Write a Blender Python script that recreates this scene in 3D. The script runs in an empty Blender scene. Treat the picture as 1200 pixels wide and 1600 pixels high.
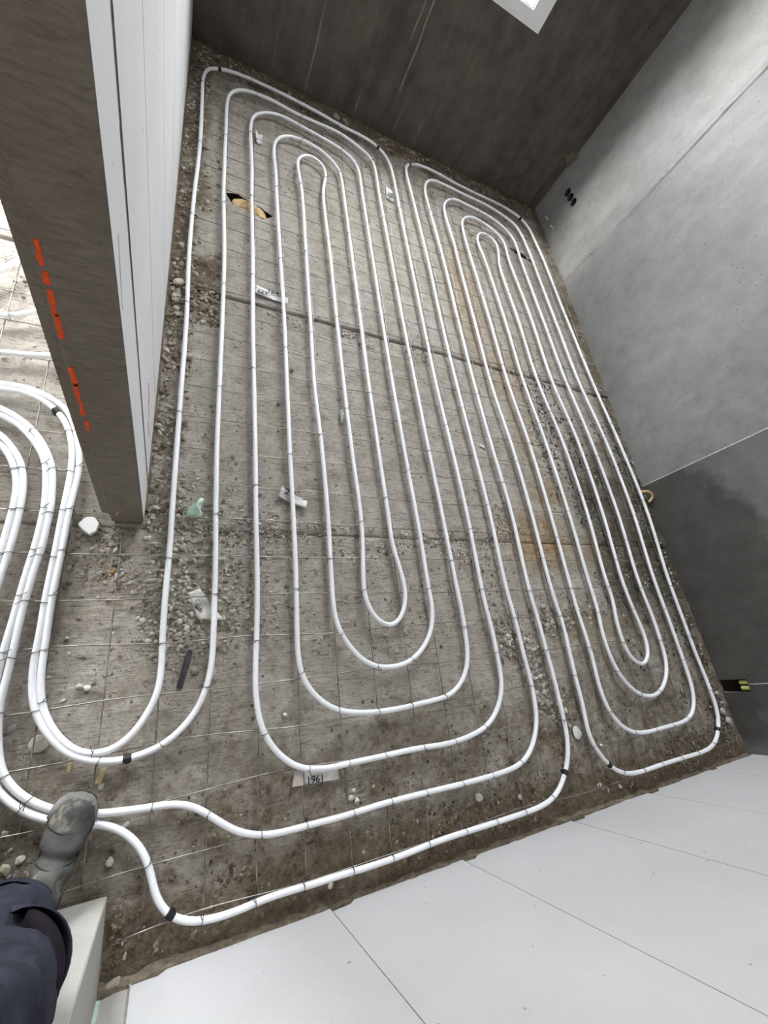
import bpy, bmesh, math, random
import numpy as np
from mathutils import Vector, Matrix

C = bpy.context.scene.collection
SC = bpy.context.scene
rng = np.random.default_rng(7)
random.seed(7)

# ------------------------------------------------------------------ camera, world, light, exposure
cam_d = bpy.data.cameras.new('camera')
cam = bpy.data.objects.new('camera', cam_d)
C.objects.link(cam)
R = ((0.897551936568, 0.060420529297, 0.436749219578),
     (-0.115527092113, -0.923730159754, 0.365206904299),
     (0.425504420834, -0.378248531524, -0.822115585700))
cam.matrix_world = Matrix(((R[0][0], -R[0][1], -R[0][2], 0.0),
                           (R[1][0], -R[1][1], -R[1][2], 0.0),
                           (R[2][0], -R[2][1], -R[2][2], 1.64),
                           (0, 0, 0, 1)))
cam_d.sensor_fit = 'VERTICAL'
cam_d.sensor_height = 24.0
cam_d.lens = 662.0 / 1600.0 * 24.0
cam_d.clip_start = 0.02
SC.camera = cam

SC.view_settings.view_transform = 'Standard'
SC.view_settings.look = 'None'
SC.view_settings.gamma = 1.0
SC.view_settings.use_curve_mapping = False
SC.view_settings.exposure = 1.66
SC.cycles.use_denoising = True
SC.cycles.max_bounces = 10
SC.cycles.diffuse_bounces = 7
SC.cycles.glossy_bounces = 3
SC.cycles.sample_clamp_indirect = 8.0

w = bpy.data.worlds.new('overcast_sky')
SC.world = w
w.use_nodes = True
nt = w.node_tree
nt.nodes.clear()
wo = nt.nodes.new('ShaderNodeOutputWorld')
bg = nt.nodes.new('ShaderNodeBackground')
tc = nt.nodes.new('ShaderNodeTexCoord')
sx = nt.nodes.new('ShaderNodeSeparateXYZ')
mr = nt.nodes.new('ShaderNodeMapRange')
mr.inputs['From Min'].default_value = -0.15
mr.inputs['From Max'].default_value = 0.35
mix = nt.nodes.new('ShaderNodeMix')
mix.data_type = 'RGBA'
mix.inputs['A'].default_value = (0.50, 0.49, 0.47, 1)     # bare ground outside
mix.inputs['B'].default_value = (0.93, 0.965, 1.0, 1)     # bright overcast
nt.links.new(tc.outputs['Generated'], sx.inputs[0])
nt.links.new(sx.outputs['Z'], mr.inputs['Value'])
nt.links.new(mr.outputs[0], mix.inputs['Factor'])
nt.links.new(mix.outputs['Result'], bg.inputs['Color'])
bg.inputs['Strength'].default_value = 9.0
nt.links.new(bg.outputs[0], wo.inputs[0])


# hazy brightness low in the sky, from the side of the far windows
sun_d = bpy.data.lights.new('hazy_sun', 'SUN')
sun_d.energy = 4.5
sun_d.angle = math.radians(24)
sun_d.color = (1.0, 0.985, 0.96)
sun = bpy.data.objects.new('hazy_sun', sun_d)
sun.rotation_euler = Vector((0.72, -0.29, -0.63)).to_track_quat('-Z', 'Y').to_euler()
C.objects.link(sun)


def portal(name, loc, sx_, sz_, rot):
    l = bpy.data.lights.new(name, 'AREA')
    l.shape = 'RECTANGLE'
    l.size = sx_
    l.size_y = sz_
    l.cycles.is_portal = True
    o = bpy.data.objects.new(name, l)
    o.location = loc
    o.rotation_euler = rot
    C.objects.link(o)


# window openings (x0, x1, z0, z1) in the far wall: the room's window and the neighbouring room's one
WIN1 = (0.75, 2.046, 0.93, 4.60)  # upper part made up: stretched high to bring in overhead light
WIN2 = (-2.15, -0.75, 0.30, 3.60)
for n_, (a_, b_, c_, d_) in (('daylight_portal', WIN1), ('daylight_portal.001', WIN2)):
    portal(n_, ((a_ + b_) / 2, 4.36, (c_ + d_) / 2), b_ - a_, d_ - c_, (-math.pi / 2, 0, 0))


FILL_WIN = (2.20, 3.10, 0.95, 2.30)     # (y0, y1, z0, z1) unseen window added in the neighbouring room's outer wall for fill light
portal('daylight_portal.002', (-2.86, (FILL_WIN[0] + FILL_WIN[1]) / 2, (FILL_WIN[2] + FILL_WIN[3]) / 2), FILL_WIN[1] - FILL_WIN[0], FILL_WIN[3] - FILL_WIN[2],
       (math.pi / 2, 0, -math.pi / 2))

# ------------------------------------------------------------------ materials
def material(name):
    m = bpy.data.materials.new(name)
    m.use_nodes = True
    t = m.node_tree
    b = t.nodes['Principled BSDF']
    return m, t, b


def N(t, typ, **kw):
    n = t.nodes.new(typ)
    for k, v in kw.items():
        if k.startswith('i_'):
            n.inputs[k[2:].replace('_', ' ')].default_value = v
        else:
            setattr(n, k, v)
    return n


def coords(t, scale=(1, 1, 1), rot=(0, 0, 0)):
    tc = t.nodes.new('ShaderNodeTexCoord')
    mp = t.nodes.new('ShaderNodeMapping')
    mp.inputs['Scale'].default_value = scale
    mp.inputs['Rotation'].default_value = rot
    t.links.new(tc.outputs['Object'], mp.inputs[0])
    return mp.outputs[0]


def noise(t, vec, scale, detail=4, rough=0.55, dist=0.0):
    n = t.nodes.new('ShaderNodeTexNoise')
    n.inputs['Scale'].default_value = scale
    n.inputs['Detail'].default_value = detail
    n.inputs['Roughness'].default_value = rough
    n.inputs['Distortion'].default_value = dist
    t.links.new(vec, n.inputs['Vector'])
    return n.outputs['Fac']


def ramp(t, fac, stops):
    r = t.nodes.new('ShaderNodeValToRGB')
    e = r.color_ramp.elements
    while len(e) > 1:
        e.remove(e[-1])
    e[0].position = stops[0][0]
    e[0].color = (*stops[0][1], 1)
    for p, c in stops[1:]:
        k = e.new(p)
        k.color = (*c, 1)
    t.links.new(fac, r.inputs[0])
    return r.outputs[0]


def mixc(t, a, b, fac, mode='MIX'):
    m = t.nodes.new('ShaderNodeMix')
    m.data_type = 'RGBA'
    m.blend_type = mode
    for sock, v in (('A', a), ('B', b)):
        if isinstance(v, tuple):
            m.inputs[sock].default_value = (*v, 1)
        else:
            t.links.new(v, m.inputs[sock])
    if isinstance(fac, (int, float)):
        m.inputs['Factor'].default_value = fac
    else:
        t.links.new(fac, m.inputs['Factor'])
    return m.outputs['Result']


def math_(t, op, a, b=None, clamp=False):
    m = t.nodes.new('ShaderNodeMath')
    m.operation = op
    m.use_clamp = clamp
    for i, v in enumerate((a, b)):
        if v is None:
            continue
        if isinstance(v, (int, float)):
            m.inputs[i].default_value = v
        else:
            t.links.new(v, m.inputs[i])
    return m.outputs[0]


def bump(t, b, h, strength, dist, prev=None):
    n = t.nodes.new('ShaderNodeBump')
    n.inputs['Strength'].default_value = strength
    n.inputs['Distance'].default_value = dist
    t.links.new(h, n.inputs['Height'])
    if prev is not None:
        t.links.new(prev, n.inputs['Normal'])
    t.links.new(n.outputs[0], b.inputs['Normal'])
    return n.outputs[0]


def simple(name, col, rough=0.6, spec=0.4, metal=0.0, var=0.0, vscale=40, bstr=0.0, bdist=0.001):
    m, t, b = material(name)
    b.inputs['Roughness'].default_value = rough
    b.inputs['Specular IOR Level'].default_value = spec
    b.inputs['Metallic'].default_value = metal
    v = coords(t)
    f = noise(t, v, vscale, 4)
    lo = tuple(c * (1 - var) for c in col)
    hi = tuple(min(1, c * (1 + var)) for c in col)
    t.links.new(ramp(t, f, [(0.3, lo), (0.7, hi)]), b.inputs['Base Color'])
    if bstr:
        bump(t, b, f, bstr, bdist)
    return m


def mat_floor():
    m, t, b = material('raw_concrete_floor')
    v = coords(t)
    vs = coords(t, (1.0, 9.0, 1.0), (0, 0, 0.02))
    big = noise(t, v, 2.2, 5, 0.6)
    mid = noise(t, v, 14, 5, 0.65)
    fine = noise(t, v, 130, 5, 0.8)
    grit = noise(t, v, 55, 5, 0.8)
    stri = noise(t, vs, 16, 5, 0.65, 0.3)
    base = ramp(t, big, [(0.3, (0.400, 0.357, 0.300)), (0.5, (0.496, 0.452, 0.392)), (0.7, (0.583, 0.548, 0.500))])
    base = mixc(t, base, ramp(t, mid, [(0.35, (0.331, 0.287, 0.235)), (0.65, (0.609, 0.579, 0.531))]), 0.45)
    base = mixc(t, base, ramp(t, stri, [(0.35, (0.36, 0.34, 0.31)), (0.45, (1, 1, 1))]), 0.75, 'MULTIPLY')
    base = mixc(t, base, ramp(t, fine, [(0.34, (0.40, 0.37, 0.33)), (0.46, (1, 1, 1))]), 0.65, 'MULTIPLY')
    base = mixc(t, base, ramp(t, grit, [(0.36, (0.45, 0.42, 0.38)), (0.47, (1, 1, 1)), (0.62, (1.12, 1.12, 1.12))]), 0.45, 'MULTIPLY')
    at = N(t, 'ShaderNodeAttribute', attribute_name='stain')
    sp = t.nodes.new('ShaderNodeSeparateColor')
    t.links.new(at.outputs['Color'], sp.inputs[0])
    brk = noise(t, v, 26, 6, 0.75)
    soil_shade_f = math_(t, 'MULTIPLY_ADD', brk, 1.5)
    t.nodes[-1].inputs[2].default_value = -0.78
    soil_shade_f = math_(t, 'ADD', soil_shade_f, math_(t, 'MULTIPLY', math_(t, 'SUBTRACT', noise(t, v, 7, 4, 0.6), 0.5), 1.5))
    soil_shade_f = math_(t, 'ADD', soil_shade_f, sp.outputs[0])
    soil_shade_f = math_(t, 'MULTIPLY', math_(t, 'SUBTRACT', soil_shade_f, 0.22), 1.7, True)
    soil_shade_f = math_(t, 'MULTIPLY', soil_shade_f, math_(t, 'GREATER_THAN', sp.outputs[0], 0.02))
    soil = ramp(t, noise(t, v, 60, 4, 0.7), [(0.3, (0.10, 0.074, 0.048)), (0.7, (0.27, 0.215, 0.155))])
    base = mixc(t, base, soil, soil_shade_f)
    rustf = math_(t, 'MULTIPLY', sp.outputs[1], math_(t, 'SUBTRACT', math_(t, 'MULTIPLY', noise(t, v, 18, 6, 0.8), 3.2), 0.85), True)
    base = mixc(t, base, ramp(t, brk, [(0.35, (0.22, 0.125, 0.055)), (0.65, (0.48, 0.34, 0.17))]), rustf)
    wetf = math_(t, 'MULTIPLY', sp.outputs[2], 1.0, True)
    base = mixc(t, base, (0.40, 0.40, 0.38), wetf, 'MULTIPLY')
    # pits: small dark pores of the cast surface
    vo = N(t, 'ShaderNodeTexVoronoi', feature='F1')
    vo.inputs['Scale'].default_value = 24
    t.links.new(v, vo.inputs['Vector'])
    pit = math_(t, 'LESS_THAN', vo.outputs['Distance'], math_(t, 'SUBTRACT', math_(t, 'MULTIPLY', noise(t, v, 5, 3), 0.60), 0.22))
    base = mixc(t, base, (0.10, 0.088, 0.072), math_(t, 'MULTIPLY', pit, 0.75))
    t.links.new(base, b.inputs['Base Color'])
    b.inputs['Roughness'].default_value = 0.93
    b.inputs['Specular IOR Level'].default_value = 0.2
    n1 = bump(t, b, stri, 0.9, 0.007)
    n1 = bump(t, b, grit, 0.9, 0.008, n1)
    n2 = bump(t, b, fine, 0.8, 0.004, n1)
    n3 = bump(t, b, brk, 0.6, 0.008, n2)
    bump(t, b, math_(t, 'SUBTRACT', 1.0, pit), 0.8, 0.004, n3)
    return m


def mat_wall(name, lo, hi, streak=0.4, damp=None, scale=1.0, spec=0.25, rough=0.8):
    m, t, b = material(name)
    v = coords(t)
    vz = coords(t, (6.0, 6.0, 0.8))
    big = noise(t, v, 1.3 * scale, 6, 0.6, 0.4)
    mid = noise(t, v, 9 * scale, 6, 0.7)
    fine = noise(t, v, 160, 3, 0.7)
    st = noise(t, vz, 1.6, 5, 0.65, 0.5)
    base = ramp(t, big, [(0.3, lo), (0.7, hi)])
    base = mixc(t, base, ramp(t, mid, [(0.3, tuple(c * 0.8 for c in lo)), (0.7, tuple(min(1, c * 1.1) for c in hi))]), 0.4)
    base = mixc(t, base, ramp(t, st, [(0.32, (0.60, 0.60, 0.58)), (0.55, (1.0, 1.0, 1.0)), (0.72, (1.35, 1.35, 1.33))]), streak, 'MULTIPLY')
    base = mixc(t, base, ramp(t, fine, [(0.3, (0.8, 0.8, 0.8)), (0.6, (1.05, 1.05, 1.05))]), 0.5, 'MULTIPLY')
    vo = N(t, 'ShaderNodeTexVoronoi', feature='F1')
    vo.inputs['Scale'].default_value = 20
    t.links.new(v, vo.inputs['Vector'])
    pit = math_(t, 'LESS_THAN', vo.outputs['Distance'], math_(t, 'SUBTRACT', math_(t, 'MULTIPLY', mid, 0.36), 0.10))
    base = mixc(t, base, tuple(c * 0.45 for c in lo), math_(t, 'MULTIPLY', pit, 0.6))
    if damp:      # damp stain low on the wall: centre, radii, with an uneven outline
        (cx, cy, cz), (rx, ry, rz) = damp
        tc = t.nodes.new('ShaderNodeTexCoord')
        s = t.nodes.new('ShaderNodeSeparateXYZ')
        t.links.new(tc.outputs['Object'], s.inputs[0])
        dy = math_(t, 'DIVIDE', math_(t, 'SUBTRACT', s.outputs['Y'], cy), ry)
        dz = math_(t, 'DIVIDE', math_(t, 'SUBTRACT', s.outputs['Z'], cz), rz)
        d = math_(t, 'ADD', math_(t, 'MULTIPLY', dy, dy), math_(t, 'MULTIPLY', dz, dz))
        d = math_(t, 'ADD', d, math_(t, 'MULTIPLY', math_(t, 'SUBTRACT', noise(t, v, 5, 4), 0.5), 1.6))
        f = math_(t, 'SUBTRACT', 1.0, math_(t, 'MULTIPLY', math_(t, 'SUBTRACT', d, 0.8), 3.0, True))
        base = mixc(t, base, (0.45, 0.44, 0.42), math_(t, 'MULTIPLY', f, 0.95), 'MULTIPLY')
    t.links.new(base, b.inputs['Base Color'])
    b.inputs['Roughness'].default_value = rough
    b.inputs['Specular IOR Level'].default_value = spec
    n1 = bump(t, b, mid, 0.35, 0.004)
    n2 = bump(t, b, fine, 0.25, 0.0015, n1)
    bump(t, b, math_(t, 'SUBTRACT', 1.0, pit), 0.5, 0.003, n2)
    return m


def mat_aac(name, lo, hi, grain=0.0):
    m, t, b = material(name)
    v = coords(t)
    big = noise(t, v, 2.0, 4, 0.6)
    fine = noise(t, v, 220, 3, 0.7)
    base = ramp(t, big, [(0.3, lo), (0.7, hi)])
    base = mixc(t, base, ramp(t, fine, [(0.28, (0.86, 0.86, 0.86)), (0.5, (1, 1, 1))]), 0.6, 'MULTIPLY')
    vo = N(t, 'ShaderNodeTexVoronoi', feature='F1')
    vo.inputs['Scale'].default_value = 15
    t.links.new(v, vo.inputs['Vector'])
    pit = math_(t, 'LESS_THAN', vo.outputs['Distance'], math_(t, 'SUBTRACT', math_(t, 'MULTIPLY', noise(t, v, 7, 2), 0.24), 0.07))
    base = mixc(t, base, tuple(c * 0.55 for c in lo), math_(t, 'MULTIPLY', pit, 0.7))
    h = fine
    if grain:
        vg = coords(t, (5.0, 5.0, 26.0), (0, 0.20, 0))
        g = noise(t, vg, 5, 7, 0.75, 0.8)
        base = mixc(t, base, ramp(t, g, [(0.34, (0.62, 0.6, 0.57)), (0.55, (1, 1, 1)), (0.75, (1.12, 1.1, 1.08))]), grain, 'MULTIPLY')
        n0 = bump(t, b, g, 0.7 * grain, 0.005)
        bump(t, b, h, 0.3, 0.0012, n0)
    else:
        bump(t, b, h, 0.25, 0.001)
    t.links.new(base, b.inputs['Base Color'])
    b.inputs['Roughness'].default_value = 0.9
    b.inputs['Specular IOR Level'].default_value = 0.2
    return m


def mat_attr(name, rough=0.95, bstr=0.5):
    m, t, b = material(name)
    at = N(t, 'ShaderNodeAttribute', attribute_name='tone')
    f = noise(t, coords(t), 150, 3, 0.7)
    t.links.new(mixc(t, at.outputs['Color'], ramp(t, f, [(0.3, (0.7, 0.7, 0.7)), (0.65, (1.1, 1.1, 1.1))]), 0.8, 'MULTIPLY'), b.inputs['Base Color'])
    b.inputs['Roughness'].default_value = rough
    b.inputs['Specular IOR Level'].default_value = 0.2
    bump(t, b, f, bstr, 0.002)
    return m


def mat_glass():
    m, t, b = material('window_glass')
    t.nodes.remove(b)
    o = t.nodes['Material Output']
    tr = t.nodes.new('ShaderNodeBsdfTransparent')
    gl = t.nodes.new('ShaderNodeBsdfGlossy')
    gl.inputs['Roughness'].default_value = 0.03
    lw = t.nodes.new('ShaderNodeLayerWeight')
    fr = t.nodes.new('ShaderNodeMath')          # thin-pane reflectance rising toward grazing angles
    fr.operation = 'POWER'
    fr.inputs[1].default_value = 5.0
    t.links.new(lw.outputs['Facing'], fr.inputs[0])
    fa = t.nodes.new('ShaderNodeMath')
    fa.operation = 'MULTIPLY_ADD'
    fa.inputs[1].default_value = 0.85
    fa.inputs[2].default_value = 0.04
    t.links.new(fr.outputs[0], fa.inputs[0])
    fr = fa
    mx = t.nodes.new('ShaderNodeMixShader')
    t.links.new(fr.outputs[0], mx.inputs[0])
    t.links.new(tr.outputs[0], mx.inputs[1])
    t.links.new(gl.outputs[0], mx.inputs[2])
    t.links.new(mx.outputs[0], o.inputs[0])
    return m


def mat_pipe():
    m, t, b = material('white_plastic_pipe')
    v = coords(t)
    f = noise(t, v, 12, 4, 0.6)
    d = noise(t, v, 90, 4, 0.75)
    c = ramp(t, f, [(0.3, (0.82, 0.835, 0.87)), (0.7, (0.90, 0.91, 0.935))])
    c = mixc(t, c, ramp(t, d, [(0.30, (0.62, 0.58, 0.52)), (0.42, (1, 1, 1))]), 0.45, 'MULTIPLY')
    t.links.new(c, b.inputs['Base Color'])
    b.inputs['Roughness'].default_value = 0.38
    b.inputs['Specular IOR Level'].default_value = 0.45
    return m


def mat_fabric():
    m, t, b = material('navy_work_trousers')
    v = coords(t)
    f = noise(t, v, 9, 5, 0.65)
    w_ = noise(t, v, 400, 2, 0.5)
    c = ramp(t, f, [(0.3, (0.013, 0.0135, 0.021)), (0.7, (0.038, 0.041, 0.058))])
    c = mixc(t, c, ramp(t, noise(t, v, 30, 5, 0.75), [(0.55, (1, 1, 1)), (0.8, (2.4, 2.3, 2.1))]), 0.7, 'MULTIPLY')
    t.links.new(c, b.inputs['Base Color'])
    b.inputs['Roughness'].default_value = 0.95
    b.inputs['Specular IOR Level'].default_value = 0.15
    n1 = bump(t, b, noise(t, coords(t, (1, 1, 1.5)), 11, 2, 0.5, 0.3), 0.45, 0.02)
    bump(t, b, w_, 0.3, 0.0006, n1)
    return m


def mat_boot():
    m, t, b = material('muddy_boot_leather')
    v = coords(t)
    f = noise(t, v, 14, 5, 0.65)
    d = noise(t, v, 8, 5, 0.7, 0.5)
    c = ramp(t, f, [(0.3, (0.025, 0.026, 0.025)), (0.7, (0.10, 0.10, 0.09))])
    c = mixc(t, c, (0.36, 0.33, 0.25), ramp(t, d, [(0.52, (0, 0, 0)), (0.64, (0.75, 0.75, 0.75))]))
    t.links.new(c, b.inputs['Base Color'])
    b.inputs['Roughness'].default_value = 0.7
    n1 = bump(t, b, f, 0.5, 0.006)
    bump(t, b, noise(t, v, 120, 3), 0.3, 0.001, n1)
    return m


M_FLOOR = mat_floor()
M_DAMP = mat_wall('damp_concrete_wall', (0.115, 0.113, 0.108), (0.225, 0.222, 0.214), 0.15, ((3.0, 0.30, 0.10), (1, 0.86, 0.48)), spec=0.5, rough=0.55)
M_RIGHT = mat_wall('cast_concrete_wall', (0.180, 0.178, 0.173), (0.340, 0.338, 0.331), 0.15, None, spec=0.6, rough=0.45)
M_RIGHT_LIT = mat_wall('window_lit_cast_concrete', (0.215, 0.213, 0.206), (0.375, 0.373, 0.366), 0.15, None, spec=0.6, rough=0.45)  # lightened copy of the wall concrete, window light put into its colour
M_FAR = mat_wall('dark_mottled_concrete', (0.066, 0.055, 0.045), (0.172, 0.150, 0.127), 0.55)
M_CEIL = mat_wall('ceiling_concrete', (0.38, 0.37, 0.36), (0.5, 0.49, 0.48), 0.1)
M_ROOM = mat_wall('next_room_plaster', (0.6, 0.59, 0.57), (0.7, 0.69, 0.67), 0.1)
M_AAC = mat_aac('aerated_concrete_white', (0.65, 0.648, 0.648), (0.715, 0.715, 0.72))
M_AACF = mat_aac('aerated_concrete_front', (0.486, 0.484, 0.486), (0.539, 0.539, 0.545))
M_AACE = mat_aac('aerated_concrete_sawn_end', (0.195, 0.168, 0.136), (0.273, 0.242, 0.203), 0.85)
M_AACD = mat_aac('aerated_concrete_dusty', (0.41, 0.394, 0.362), (0.50, 0.488, 0.459), 0.25)
M_MORTAR = simple('grey_mortar', (0.17, 0.14, 0.105), 0.95, 0.15, var=0.4, vscale=45, bstr=0.8, bdist=0.006)
M_JOINT = simple('thin_joint_mortar', (0.30, 0.275, 0.25), 0.95, 0.15, var=0.3, vscale=60, bstr=0.6, bdist=0.003)
M_PALE = simple('pale_joint_filler', (0.56, 0.55, 0.53), 0.9, 0.2, var=0.25, vscale=50, bstr=0.7, bdist=0.004)
M_PIT = simple('dark_hollow_core', (0.03, 0.027, 0.023), 1.0, 0.05, var=0.3)
M_PIPE = mat_pipe()
M_WIRE = simple('steel_mesh_wire', (0.30, 0.28, 0.25), 0.45, 0.5, 0.85, var=0.5, vscale=25)
M_TIE = simple('tie_wire', (0.16, 0.155, 0.15), 0.5, 0.5, 0.8, var=0.3)
M_TAPE = simple('black_tape', (0.010, 0.010, 0.011), 0.5, 0.4, var=0.2)
M_GRAVEL = mat_attr('loose_gravel')
M_STONE = mat_attr('picked_stone')
M_PVC = simple('white_pvc', (0.93, 0.93, 0.93), 0.3, 0.5, var=0.01)
M_GASKET = simple('window_gasket', (0.12, 0.12, 0.12), 0.7)
M_GLASS = mat_glass()
M_PAPER = simple('weathered_paper_tag', (0.66, 0.65, 0.63), 0.8, 0.2, var=0.2, vscale=30)
M_PAPERP = simple('pinkish_paper_tag', (0.50, 0.45, 0.42), 0.85, 0.2, var=0.15, vscale=40)
M_INK = simple('black_print', (0.02, 0.02, 0.02), 0.7)
M_FILM = simple('dusty_clear_film', (0.60, 0.59, 0.56), 0.35, 0.5, var=0.2, vscale=30)
M_GREEN = simple('pale_green_plastic', (0.52, 0.68, 0.57), 0.5, 0.4, var=0.12, vscale=50)
M_STYRO = simple('white_foam', (0.80, 0.80, 0.79), 0.85, 0.2, var=0.06, vscale=90, bstr=0.5, bdist=0.002)
M_RUBBER = simple('dark_rubber', (0.05, 0.05, 0.052), 0.8, 0.3, var=0.4, vscale=40)
M_FOAM = simple('yellowish_expanding_foam', (0.58, 0.42, 0.22), 0.85, 0.2, var=0.35, vscale=35, bstr=0.8, bdist=0.006)
M_ORANGE = simple('orange_spray_paint', (0.85, 0.10, 0.02), 0.6, 0.3, var=0.2, vscale=60)
M_RED = simple('faded_red_paint', (0.72, 0.30, 0.26), 0.7, 0.3, var=0.2, vscale=60)
M_RUSTY = simple('orange_scrap', (0.45, 0.20, 0.05), 0.8, var=0.3)
M_WOOD = simple('pale_wood_chip', (0.60, 0.50, 0.30), 0.8, 0.25, var=0.25, vscale=60, bstr=0.4)
M_HOSE = simple('ochre_conduit', (0.66, 0.47, 0.24), 0.55, 0.4, var=0.15, vscale=50)
M_YELLOW = simple('yellow_conduit_end', (0.62, 0.60, 0.20), 0.55, 0.4, var=0.15)
M_BLACKP = simple('black_socket_plastic', (0.012, 0.012, 0.012), 0.5, 0.4)
M_CHALK = simple('pale_wall_streak', (0.21, 0.195, 0.17), 0.9, 0.2, var=0.35, vscale=30)
M_BLUE = simple('faint_blue_pencil', (0.48, 0.52, 0.58), 0.9, 0.2)
M_FABRIC = mat_fabric()
M_BOOT = mat_boot()
M_SOLE = simple('boot_sole_rubber', (0.035, 0.033, 0.03), 0.85, 0.3, var=0.5, vscale=20)
M_TOE = simple('worn_toe_cap', (0.17, 0.165, 0.155), 0.7, 0.3, var=0.45, vscale=22, bstr=0.4)
M_SKIN = simple('skin', (0.55, 0.36, 0.28), 0.55, 0.4, var=0.08)
M_HAIR = simple('short_dark_hair', (0.045, 0.03, 0.02), 0.8, 0.3, var=0.3)
M_JACKET = simple('dark_work_jacket', (0.05, 0.052, 0.058), 0.9, 0.2, var=0.3, vscale=12, bstr=0.3, bdist=0.006)
M_LINING = simple('dark_purple_lining', (0.009, 0.006, 0.011), 0.9, 0.2, var=0.4)

# ------------------------------------------------------------------ object helpers
WLOC = {}


def wloc(o):
    v = Vector((0, 0, 0))
    while o is not None:
        v = v + o.location
        o = o.parent
    return v


def thing(name, label, cat, loc=(0, 0, 0), group=None, kind=None):
    o = bpy.data.objects.new(name, None)
    o.location = loc
    o.empty_display_size = 0.05
    C.objects.link(o)
    o['label'] = label
    o['category'] = cat
    if group:
        o['group'] = group
    if kind:
        o['kind'] = kind
    return o


def struct(name, verts=None, faces=None, mat=None, loc=(0, 0, 0)):
    if verts is None:
        o = bpy.data.objects.new(name, None)
        o.location = loc
        o.empty_display_size = 0.05
        C.objects.link(o)
    else:
        o = mesh(name, verts, faces, mat)
    o['kind'] = 'structure'
    return o


def mesh(name, verts, faces, mat, parent=None, smooth=False, origin=None):
    off = wloc(parent) if parent is not None else Vector((0, 0, 0))
    if origin is not None:
        off = off * 0 + Vector(origin)
    me = bpy.data.meshes.new(name)
    V = np.asarray(verts, dtype=float) - np.array(off)
    me.from_pydata(V.tolist(), [], [tuple(int(i) for i in f) for f in faces])
    if isinstance(mat, (list, tuple)):
        for m_ in mat:
            me.materials.append(m_)
    else:
        me.materials.append(mat)
    if smooth:
        me.polygons.foreach_set('use_smooth', [True] * len(me.polygons))
    me.validate()
    me.update()
    o = bpy.data.objects.new(name, me)
    if parent is not None:
        o.parent = parent
        if origin is not None:
            o.location = Vector(origin) - wloc(parent)
    elif origin is not None:
        o.location = origin
    C.objects.link(o)
    return o


def tag(o, label, cat, group=None, kind=None):
    o['label'] = label
    if cat:
        o['category'] = cat
    if group:
        o['group'] = group
    if kind:
        o['kind'] = kind
    return o


def box(x0, x1, y0, y1, z0, z1):
    v = [(x0, y0, z0), (x1, y0, z0), (x1, y1, z0), (x0, y1, z0), (x0, y0, z1), (x1, y0, z1), (x1, y1, z1), (x0, y1, z1)]
    f = [(0, 3, 2, 1), (4, 5, 6, 7), (0, 1, 5, 4), (1, 2, 6, 5), (2, 3, 7, 6), (3, 0, 4, 7)]
    return v, f


def join(*parts):
    V, F = [], []
    for v, f in parts:
        n = len(V)
        V += list(v)
        F += [tuple(i + n for i in q) for q in f]
    return V, F


def bevelled(o, width=0.004, seg=2):
    bm = bmesh.new()
    bm.from_mesh(o.data)
    bmesh.ops.bevel(bm, geom=bm.edges[:], offset=width, segments=seg, affect='EDGES', profile=0.6, clamp_overlap=True)
    bm.to_mesh(o.data)
    bm.free()
    return o


def prism(poly, axis, a, b):
    """poly: 2-D points; axis 'x': poly=(y,z) extruded along x, 'y': poly=(x,z), 'z': poly=(x,y)"""
    n = len(poly)

    def P(p, t):
        return {'x': (t, p[0], p[1]), 'y': (p[0], t, p[1]), 'z': (p[0], p[1], t)}[axis]
    V = [P(p, a) for p in poly] + [P(p, b) for p in poly]
    F = [tuple(range(n))[::-1], tuple(range(n, 2 * n))] + [(i, (i + 1) % n, n + (i + 1) % n, n + i) for i in range(n)]
    return V, F


def fix_normals(o):
    bm = bmesh.new()
    bm.from_mesh(o.data)
    bmesh.ops.recalc_face_normals(bm, faces=bm.faces[:])
    bm.to_mesh(o.data)
    bm.free()


def tube(pts, r, n=8, closed=False, cap=True):
    P = np.asarray(pts, float)
    T = np.gradient(P, axis=0)
    T /= np.linalg.norm(T, axis=1)[:, None] + 1e-12
    up = np.array([0, 0, 1.0]) if abs(T[0][2]) < 0.9 else np.array([1.0, 0, 0])
    V = []
    u = np.cross(T[0], up)
    u /= np.linalg.norm(u)
    for i in range(len(P)):
        u = u - T[i] * np.dot(u, T[i])
        u /= np.linalg.norm(u) + 1e-12
        w_ = np.cross(T[i], u)
        rr = r[i] if hasattr(r, '__len__') else r
        for k in range(n):
            a = 2 * math.pi * k / n
            V.append(P[i] + rr * (math.cos(a) * u + math.sin(a) * w_))
    F = []
    for i in range(len(P) - 1):
        for k in range(n):
            k2 = (k + 1) % n
            F.append((i * n + k, i * n + k2, (i + 1) * n + k2, (i + 1) * n + k))
    if cap:
        F.append(tuple(range(n))[::-1])
        F.append(tuple(range((len(P) - 1) * n, len(P) * n)))
    return V, F


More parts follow.
